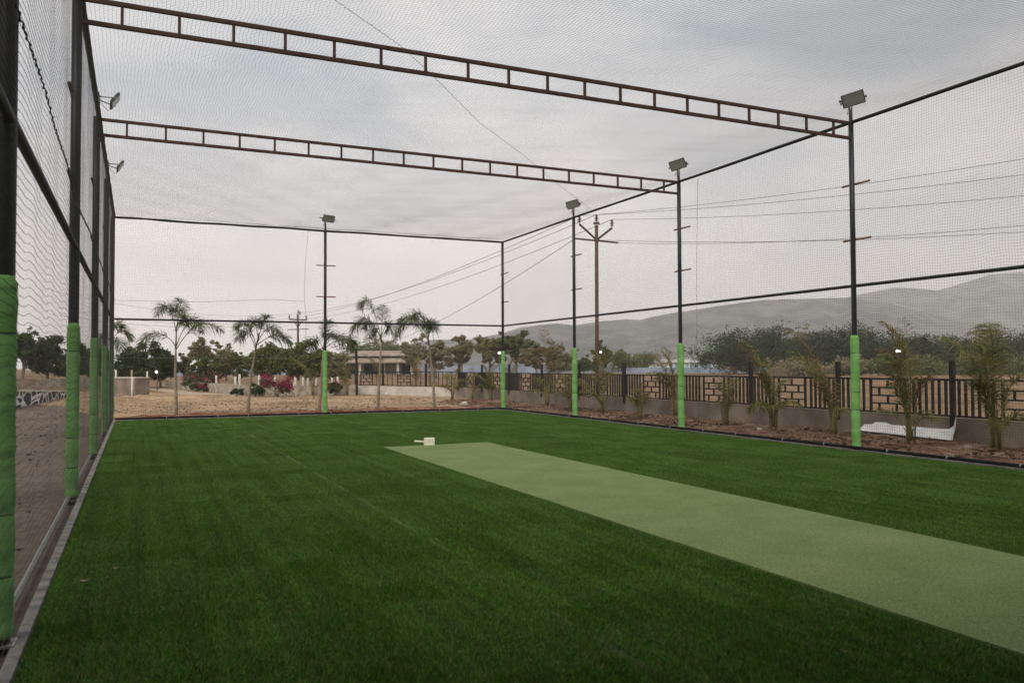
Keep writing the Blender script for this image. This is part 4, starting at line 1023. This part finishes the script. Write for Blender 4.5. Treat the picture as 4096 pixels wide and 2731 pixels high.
tag(o, 'thin white pipe upright in front of the grey block wall', 'pipe')
for (u, vt, dep, lab) in ((464, 1480, 52, 'white stake by the dark tree at the left corner post'), (589, 1485, 55, 'white stake between the two dense dark trees'), (527, 1478, 53, 'short brownish stake in the first dark tree')):
    b = gd(u, dep); o = MB().tube([(0, 0, -.05), (0, 0, .7), (0, 0, zat(u, vt, dep))], [.07, .06, .045], 7).build('garden_stake', M['white_paint'] if 'white' in lab else M['stake'], None, True)
    o.location = tuple(b); tag(o, lab, 'stake')
# white-jointed stone retaining wall at the left
def stone_joint_mat():
    m = bpy.data.materials.new('white_jointed_stone'); m.use_nodes = True; nt = m.node_tree; b = nt.nodes['Principled BSDF']
    tcn = nt.nodes.new('ShaderNodeTexCoord'); v = nt.nodes.new('ShaderNodeTexVoronoi'); v.feature = 'DISTANCE_TO_EDGE'; v.inputs['Scale'].default_value = 1.7
    mp = nt.nodes.new('ShaderNodeMapping'); mp.inputs['Scale'].default_value = (.55, 1, 1.25)
    nt.links.new(tcn.outputs['Object'], mp.inputs[0]); nt.links.new(mp.outputs[0], v.inputs['Vector'])
    r = nt.nodes.new('ShaderNodeValToRGB'); r.color_ramp.interpolation = 'CONSTANT'
    r.color_ramp.elements[0].color = (.80, .80, .80, 1); r.color_ramp.elements[1].position = .075; r.color_ramp.elements[1].color = (.035, .035, .035, 1)
    nt.links.new(v.outputs['Distance'], r.inputs[0]); nt.links.new(r.outputs[0], b.inputs['Base Color']); b.inputs['Roughness'].default_value = .9
    return m
M['jointed'] = stone_joint_mat()
a, b = gp(20, 1640), gp(268, 1586)
d = b - a; L = np.linalg.norm(d[:2]); an = math.atan2(d[1], d[0])
h0, h1 = zat(20, 1565, (a - CAM) @ _fw), zat(268, 1566, (b - CAM) @ _fw)
mb = MB(); V = [(0, 0, -.1), (L, 0, -.1), (L, 0, h1), (0, 0, h0), (0, .5, -.1), (L, .5, -.1), (L, .5, h1), (0, .5, h0)]
mb.add(V, [(0, 1, 2, 3), (5, 4, 7, 6), (1, 5, 6, 2), (4, 0, 3, 7), (3, 2, 6, 7)])
t = thing('stone_retaining_wall', 'dark stone wall with thick white joints seen through the left net', 'wall', (a[0], a[1], 0), an)
mb.build('stone_face', M['jointed'], t)
mb = MB(); mb.add([(-.02, -.05, h0), (L + .02, -.05, h1), (L + .02, .55, h1), (-.02, .55, h0), (-.02, -.05, h0 + .09), (L + .02, -.05, h1 + .07), (L + .02, .55, h1 + .07), (-.02, .55, h0 + .09)],
                  [(0, 1, 5, 4), (1, 2, 6, 5), (2, 3, 7, 6), (3, 0, 4, 7), (4, 5, 6, 7)])
mb.build('white_coping', M['white_paint'], t)
a, b = gp(140, 1556), gp(440, 1552)
wall_run('plain_wall', [a, b], zat(140, 1516, (a - CAM) @ _fw), .25, M['concrete'], 'long grey plain wall seen through the left net below the dark trees')
a = gp(20, 1560); b = gp(138, 1557)
wall_run('brown_wall', [a, b], zat(20, 1516, (a - CAM) @ _fw), .3, M['house_wall'], 'dark brown wall piece through the left net, beside the nearest post')

# loose stones on the soil
for i, (u, v, s, lab) in enumerate([(1857, 1621, .17, 'pale split stone on the soil left of the corner post'), (2560, 1700, .10, 'small pale stone on the bed below the short palm stub'), (3870, 1800, .11, 'yellowish clod on the bed left of the farthest right palm'),
                                    (1545, 1580, .13, 'white scrap at the foot of the pale wall'), (3035, 1728, .12, 'grey clod on the bed left of the leaning palms')]):
    q = gp(u, v); rg = np.random.default_rng(i + 900)
    mb = MB().ball((0, 0, s * .35), (s, s * .8, s * .6), 9, 6)
    mb.v = [tuple(np.array(p_) * (1 + .22 * mnoise.noise(Vector(p_) * 9 + Vector((i, 0, 0))))) for p_ in mb.v]
    o = mb.build('stone', M['white_render'] if i in (0, 3) else M['stone'], None, False); o.location = (q[0], q[1], 0); tag(o, lab, 'stone')

def scatter(name, label, cat, n, area, m, smin, smax, seed, z0=.02):
    rg = np.random.default_rng(seed); V, Q = [], []
    base = np.array([(1, 0, 0), (-1, 0, 0), (0, 1, 0), (0, -1, 0), (0, 0, 1), (0, 0, -1)], float)
    fc = np.array([(0, 2, 4), (2, 1, 4), (1, 3, 4), (3, 0, 4), (2, 0, 5), (1, 2, 5), (3, 1, 5), (0, 3, 5)])
    for i in range(n):
        x = rg.uniform(area[0], area[1]); y = rg.uniform(area[2], area[3])
        if fbm(x, y, .7, seed) < -.12 + .2 * rg.random(): continue
        s_ = smin + (smax - smin) * rg.random() ** 3
        P = base * s_ * rg.uniform(.5, 1.3, (6, 1)) * np.array([1.2, 1, .6]); a_ = rg.uniform(0, 6.28)
        P = P @ np.array([[math.cos(a_), math.sin(a_), 0], [-math.sin(a_), math.cos(a_), 0], [0, 0, 1]])
        Q.append(fc + len(V)); V += list(P + np.array([x, y, z0 + s_ * .2]))
    return tag(np_mesh(name, V, np.concatenate(Q), m), label, cat, kind='stuff')
scatter('soil_clods', 'brown clods and litter on the bed between the cage and the right fence', 'soil clods', 5200, (12.95, 15.6, -21, 8), mat('clod', (.07, .04, .028), (.24, .16, .11), 1.5, .95), .012, .07, 31, .055)
scatter('gravel', 'small stones and dry litter scattered over the sandy yard behind the cage', 'gravel', 5200, (-1, 14, .4, 20), mat('pebble', (.12, .085, .055), (.42, .33, .24), 1.2, .95), .012, .06, 32, -.01)
scatter('gravel', 'small stones scattered on the grey soil left of the cage', 'gravel', 2500, (-7, -.3, -22, 6), mat('pebble_grey', (.10, .08, .065), (.30, .25, .21), 1.2, .95), .010, .05, 33, -.005)

# ------------------------------------------------------------------ power poles and wires
PD = 40.0
pb = gd(2390, PD)
PU = np.array([_R[0], _R[1], 0]); PU /= np.linalg.norm(PU); PF = np.array([_fw[0], _fw[1], 0]); PF /= np.linalg.norm(PF)
def local(u, v, dep, base): return at(u, v, dep) - np.array([base[0], base[1], 0])
t = thing('power_pole', 'rusty steel power pole with V-shaped insulator arms beyond the fence', 'power pole', tuple(pb))
MB().tube([(0, 0, -.1), local(2388, 1400, PD, pb), local(2386, 900, PD, pb)], [.10, .095, .085], 8).build('pole', M['rust_pole'], t, True)
c = local(2387, 960, PD, pb)
tipsL, tipsR, tipT = local(2318, 897, PD - .3, pb), local(2448, 912, PD + .2, pb), local(2386, 893, PD, pb)
for e_ in (tipsL, tipsR): MB().tube([c, e_], .055, 6).build('arm', M['rust_pole'], t)
MB().box(np.array(tipT), (.30, .12, .10), Matrix.Rotation(YAW, 3, 'Z')).build('pole_cap', M['rust_pole'], t)
MB().tube([local(2298, 954, PD - .5, pb), local(2472, 971, PD + .4, pb)], .045, 6).build('cross_bar', M['rust_pole'], t)
def insulator(base, par, s=1.0):
    m_ = MB(); b = np.array(base)
    prof = [(0, .02), (.10, .02), (.11, .075), (.14, .10), (.15, .035), (.20, .035), (.21, .085), (.25, .11), (.26, .035), (.31, .035), (.32, .06), (.35, .08), (.37, .03), (.42, .03)]
    m_.tube([b + np.array([0, 0, z * s]) for z, r in prof], [r * s for z, r in prof], 10); return m_.build('insulator', M['insul'], par, True)
itop = [tipsL, tipT, tipsR]
for b in itop: insulator(b, t, 1.0)
# far pole
FD = 95.0; fb = gd(1193, FD)
t2 = thing('power_pole', 'distant power pole with two cross arms above the green trees', 'power pole', tuple(fb))
MB().tube([(0, 0, -.1), local(1192, 1300, FD, fb), local(1191, 1256, FD, fb)], [.14, .12, .11], 8).build('pole', M['rust_pole'], t2, True)
MB().tube([local(1156, 1277, FD, fb), local(1228, 1279, FD, fb)], .08, 6).build('cross_arm', M['rust_pole'], t2)
MB().tube([local(1150, 1318, FD, fb), local(1234, 1316, FD, fb)], .05, 6).build('cross_arm', M['rust_pole'], t2)
for s in ((1175, 1283, 1192, 1310), (1208, 1283, 1192, 1310)): MB().tube([local(s[0], s[1], FD, fb), local(s[2], s[3], FD, fb)], .05, 5).build('brace', M['rust_pole'], t2)
for (u, v) in ((1157, 1276), (1226, 1279), (1200, 1262), (1193, 1256)): insulator(local(u, v, FD, fb), t2, 1.2)
for u, vt, dep, lab in ((3296, 1312, 170, 'brown telegraph pole among the dark trees on the right'), (1838, 1345, 118, 'short dark telegraph pole in the pale dry tree left of the corner post')):
    b = gd(u, dep); z = zat(u, vt, dep)
    tt = thing('telegraph_pole', lab, 'pole', tuple(b))
    MB().tube([(0, 0, -.1), (0, 0, z)], [.17, .13], 7).build('pole', M['rust_pole'], tt, True)
    MB().tube([np.array([0, 0, z * .94]) - PU * .8, np.array([0, 0, z * .94]) + PU * .8], .06, 5).build('cross_arm', M['rust_pole'], tt)
def wire(p, q, sag, label, r=.011):
    p, q = np.array(p, float), np.array(q, float)
    pts = [p + (q - p) * s + np.array([0, 0, -sag * 4 * s * (1 - s)]) for s in np.linspace(0, 1, 40)]
    return tag(MB().tube(pts, r, 4, False).build('power_line', M['wire'], None, True), label, 'power line', 'overhead power lines')
base = np.array([pb[0], pb[1], 0]); h42 = np.array([0, 0, .42])
def rpt(v):                                    # a point beyond the right edge of view on the line of poles
    return at(4096, v, 28.5)
ends = [rpt(605), rpt(668), rpt(752)]
for p_, q_, lab in zip((tipT, tipsL, tipsR), ends, ('topmost wire right of the rusty power pole', 'second wire from the top right of the rusty power pole', 'third wire from the top right of the rusty power pole')):
    a = base + p_ + h42; d = q_ - a; wire(a, a + d * 1.35, .35, lab)
for v0, v1, lab, u0 in ((972, 862, 'fourth wire from the top, from the right end of the cross bar', 2472), (956, 888, 'lowest wire right of the rusty power pole', 2300)):
    a = at(u0, v0, PD); d = rpt(v1) - a; wire(a, a + d * 1.35, .45, lab)
fbase = np.array([fb[0], fb[1], 0])
for p_, (u, v), lab in zip((tipsL, tipT, tipsR), ((1157, 1272), (1193, 1252), (1226, 1275)), ('upper wire slanting down to the distant pole', 'middle wire slanting down to the distant pole', 'lower wire slanting down to the distant pole')):
    wire(base + p_ + h42, at(u, v, FD), .9, lab, .014)
wire(at(2300, 955, PD), at(1450, 1400, 98), .9, 'lowest of the wires slanting down left of the power pole', .014)
for (u, v), (u2, v2), lab in (((1157, 1272), (440, 1240), 'upper wire left of the distant pole'), ((1193, 1252), (430, 1182), 'highest wire left of the distant pole'), ((1226, 1275), (440, 1262), 'lowest wire left of the distant pole')):
    a = at(u, v, FD); q = at(u2, v2, 70); wire(a, a + (q - a) * 1.2, 1.0, lab, .014)
wire(at(300, 1426, 58), at(1180, 1430, 62), .1, 'thin cable crossing low behind the back palms', .02)

# ------------------------------------------------------------------ street lamps that are lit
def emis(name, c, s):
    m = bpy.data.materials.new(name); m.use_nodes = True; b = m.node_tree.nodes['Principled BSDF']
    b.inputs['Base Color'].default_value = (*c, 1); b.inputs['Emission Color'].default_value = (*c, 1); b.inputs['Emission Strength'].default_value = s
    return m
M['lit'] = emis('lit_lamp', (1.0, .97, .90), 4.0)
for (u, v, dep, two, r, lab) in ((626, 1487, 57, 0, .09, 'lit white lamp in front of the dense dark tree at the left'), (1997, 1411, 88, 0, .13, 'lit lamp just left of the corner post pad'),
                                 (2403, 1408, 80, 0, .10, 'lit lamp beside the rusty power pole'), (3595, 1403, 110, 1, .17, 'lit twin lamp in front of the dark trees on the right')):
    b = gd(u, dep); z = zat(u, v, dep)
    tt = thing('street_lamp', lab, 'street lamp', tuple(b), YAW, 'lit lamps in the distance')
    MB().tube([(0, .15, -.1), (0, .15, z - r * .5), (0, .05, z + r * .4)], [.05, .04, .03], 6).build('lamp_post', M['concrete'], tt, True)
    for s in ((-1.1, 1.0) if two else (0,)):
        MB().ball((s * r, 0, z), (r, r * .8, r), 10, 7).build('lamp_head', M['lit'], tt, True)

# ------------------------------------------------------------------ old tiled house
HD = 125.0; s = HD / F
hb = gd(1490, HD)
t = thing('tiled_house', 'old low house with weathered two-tier tiled roof behind the back fence', 'house', tuple(hb), YAW)
X = lambda u: (u - 1490) * s
Z = lambda v: 1.6 + (hz(1490) - v) * s
def hip(mb_, x0, x1, y0, y1, z0, z1, ins, insy, th=.18):
    V = [(x0, y0, z0), (x1, y0, z0), (x1, y1, z0), (x0, y1, z0), (x0 + ins, y0 + insy, z1), (x1 - ins, y0 + insy, z1), (x1 - ins, y1 - insy, z1), (x0 + ins, y1 - insy, z1)]
    V += [(x, y, z - th) for x, y, z in V[:4]]
    return mb_.add(V, [(0, 1, 5, 4), (1, 2, 6, 5), (2, 3, 7, 6), (3, 0, 4, 7), (4, 5, 6, 7), (0, 8, 9, 1), (1, 9, 10, 2), (2, 10, 11, 3), (3, 11, 8, 0), (8, 11, 10, 9)])
hip(MB(), X(1305), X(1660), -.2, 9.2, Z(1447), Z(1428), 1.4, 2.2).build('roof', M['roof'], t)
MB().box((X(1520), 4.5, (Z(1428) + Z(1418)) / 2), (X(1640) - X(1400), 4.4, Z(1418) - Z(1428) + .1)).build('clerestory', M['dark_open'], t)
hip(MB(), X(1385), X(1665), 1.2, 7.8, Z(1420), Z(1401), .9, 3.2).build('roof', M['roof'], t)
MB().box((X(1640), 1.6, Z(1409)), (.5, .6, .45)).build('roof_vent', M['dark_open'], t)
wl_ = MB(); wl_.box((X(1490), 5.4, Z(1450) / 2), (X(1640) - X(1330), 6.0, Z(1450))); wl_.build('wall', M['house_wall'], t)
for u0, u1 in ((1338, 1420), (1448, 1525), (1600, 1640)):
    MB().box((X((u0 + u1) / 2), 2.37, Z(1476)), (X(u1) - X(u0), .06, Z(1455) - Z(1497))).build('doorway', M['dark_open'], t)
MB().box((X(1562), 2.37, Z(1472)), (X(1585) - X(1540), .06, Z(1455) - Z(1492))).build('door', M['blue_sheet'] if False else M['house_wall'], t)
for u in (1330, 1438, 1532, 1590, 1645):
    MB().box((X(u), .5, Z(1450) / 2), (.34, .34, Z(1450))).build('pillar', M['white_render'], t)
MB().box((X(1490), 1.4, .18), (X(1650) - X(1330), 2.4, .4)).build('plinth', M['concrete'], t)

# ------------------------------------------------------------------ blue sheet fences, striped warehouse, green netted building
def blue_fence(u0, u1, d0, d1, h, label):
    a, b = gd(u0, d0), gd(u1, d1); L = np.linalg.norm((b - a)[:2]); an = math.atan2(b[1] - a[1], b[0] - a[0])
    tt = thing('sheet_fence', label, 'fence', tuple(a), an)
    k = int(L / .5); V = []; Q = []
    for i in range(k + 1):
        y = .05 * (i % 2); V += [(L * i / k, y, -.05), (L * i / k, y, h + .04 * math.sin(i * .7))]
    Q = [(2 * i, 2 * i + 2, 2 * i + 3, 2 * i + 1) for i in range(k)]
    np_mesh('sheeting', V, Q, M['blue_sheet'], tt)
    pm = MB()
    for i in range(0, int(L / 3) + 1): pm.box((i * 3.0, .12, h / 2), (.08, .08, h + .1))
    pm.build('posts', M['stub'], tt)
    return tt
blue_fence(600, 1330, 150, 165, 1.45, 'blue sheet metal fence in the left distance behind the white posts')
blue_fence(1690, 2490, 180, 185, 1.72, 'taller stretch of blue sheet fence in the distance, left of the striped warehouse')
blue_fence(2500, 3080, 165, 165, 1.12, 'lower stretch of blue sheet fence in the distance, in front of the striped warehouse')
WD = 340.0; s = WD / F; b = gd(2800, WD)
t = thing('warehouse', 'long low white warehouse with teal stripes beyond the field', 'warehouse', tuple(b), YAW)
X = lambda u: (u - 2800) * s
Z = lambda v: 1.6 + (1460 - v) * s
MB().box((X(2800), 8, Z(1451) / 2), (X(3040) - X(2560), 16, Z(1451))).build('wall', M['factory_white'], t)
rg = random.Random(5)
u = 2680
while u < 3030:
    w_ = rg.uniform(6, 11)
    MB().box((X(u + w_ / 2), -.08, Z(1461)), (w_ * s, .12, Z(1452) - Z(1470))).build('stripe', M['teal'], t); u += w_ + rg.uniform(7, 13)
rf = MB(); rf.add([(X(2540), -1, Z(1450)), (X(3050), -1, Z(1450)), (X(3050), 8, Z(1436)), (X(2540), 8, Z(1436)), (X(2540), 17, Z(1450)), (X(3050), 17, Z(1450))], [(0, 1, 2, 3), (3, 2, 5, 4), (0, 3, 4), (1, 5, 2)])
rf.build('roof', mat('grey_roof', (.36, .37, .37), (.46, .46, .45), .2, .7), t)
for u0, u1, vt in ((2738, 2760, 1441), (2825, 2845, 1441), (2948, 3025, 1436)):
    MB().box((X((u0 + u1) / 2), .6, Z((vt + 1452) / 2)), (X(u1) - X(u0), 2.4, Z(vt) - Z(1452))).build('roof_box', M['factory_white'], t)
GD_ = 400.0; s = GD_ / F; b = gd(2865, GD_)
t = thing('tall_building', 'tall building wrapped in green netting behind the warehouse', 'building', tuple(b), YAW)
Zg = lambda v: 1.6 + (1460 - v) * s
w_ = 56 * s
MB().box((0, 4, Zg(1376) / 2), (w_, 8, Zg(1376))).build('wall', M['scaffold_green'], t)
for v in (1377, 1394, 1410, 1426):
    MB().box((0, -.1, Zg(v)), (w_ + .3, .3, .5)).build('floor_band', mat('pale_band', (.38, .42, .34), (.46, .5, .42), .5, .8), t)
for q in (-.3, 0, .3):
    for v in (1386, 1402, 1418): MB().box((q * w_, -.05, Zg(v)), (.9, .2, .9)).build('window', M['dark_open'], t)
# low sheds right of the warehouse
for (u0, u1, vt, dep, lab) in ((3075, 3105, 1405, 260, 'small pale water tank house among the dark trees'), (3330, 3400, 1437, 150, 'low flat shed left of the nearest right-hand post'), (3425, 3480, 1440, 150, 'low shed right behind the nearest right-hand post')):
    s = dep / F; b = gd((u0 + u1) / 2, dep); z = zat(u0, vt, dep); w_ = (u1 - u0) * s
    t = thing('shed', lab, 'shed', tuple(b), YAW)
    MB().box((0, 1.5, z / 2), (w_, 3, z)).build('wall', M['house_wall'], t)
    MB().box((0, 1.5, z + .08), (w_ + .6, 3.6, .16)).build('roof', M['white_render'], t)
    MB().box((w_ * .2, -.02, z * .5), (w_ * .22, .08, z * .5)).build('opening', M['dark_open'], t)

# ------------------------------------------------------------------ hills
def ridge(name, RG, dep0, seed, u0, u1):
    us = np.arange(u0, u1, 10); vs = np.interp(us, [r[0] for r in RG], [r[1] for r in RG])
    V = []; rows = 34
    for i, u in enumerate(us):
        top_ = at(u, vs[i] + 3.5 * fbm(u, seed, .02, seed, 4), dep0); hh = max(3, top_[2]); rd = np.array([ray(u, 1460)[0], ray(u, 1460)[1]])
        for j in range(rows + 1):
            f = j / rows
            dep = dep0 - 520 + 520 * f + (40 * fbm(u, f * 300, .006, seed, 3) if j < rows else 0)
            gul = 1 - .75 * abs(fbm(u + 160 * f, f * 120, .009, seed + 2, 4)) * (1 - f) ** .7 * min(1, 2.5 * f)
            V.append((CAM[0] + rd[0] * dep, CAM[1] + rd[1] * dep, hh * f ** 1.15 * gul - (8 if j == 0 else 0)))
        V.append((CAM[0] + rd[0] * (dep0 + 300), CAM[1] + rd[1] * (dep0 + 300), -8))
    nr = rows + 2
    Q = [(i * nr + j, (i + 1) * nr + j, (i + 1) * nr + j + 1, i * nr + j + 1) for i in range(len(us) - 1) for j in range(nr - 1)]
    tag(np_mesh(name, V, Q, M['hill'], smooth=True), kind='structure')
ridge('hills', [(900, 1440), (1400, 1415), (1735, 1358), (1880, 1357), (2003, 1334), (2079, 1311), (2200, 1294), (2232, 1293), (2296, 1300), (2391, 1286), (2506, 1276), (2563, 1280), (2659, 1257), (2812, 1234), (2872, 1223), (3044, 1200), (3200, 1194), (3400, 1190), (3560, 1212), (3750, 1262), (4000, 1300), (4300, 1345), (4700, 1400)], 1400.0, 2.0, 900, 4700)
ridge('hills', [(2900, 1320), (3250, 1225), (3434, 1178), (3589, 1149), (3670, 1152), (3761, 1161), (3876, 1126), (3962, 1098), (4096, 1086), (4400, 1060), (5000, 1080)], 1900.0, 7.0, 2900, 5000)

# ------------------------------------------------------------------ haze
hm = bpy.data.materials.new('haze_air'); hm.use_nodes = True; nt = hm.node_tree; nt.nodes.clear()
o_ = nt.nodes.new('ShaderNodeOutputMaterial'); pv = nt.nodes.new('ShaderNodeVolumePrincipled')
pv.inputs['Color'].default_value = (.955, .975, 1.0, 1); pv.inputs['Density'].default_value = .00040; pv.inputs['Anisotropy'].default_value = 0.0
nt.links.new(pv.outputs[0], o_.inputs['Volume'])
hz_o = MB().box((0, 1000, 139), (4700, 2700, 282)).build('haze', hm)
hz_o['kind'] = 'stuff'; hz_o['label'] = 'pale haze in the air over the field and hills'; hz_o['category'] = 'haze'
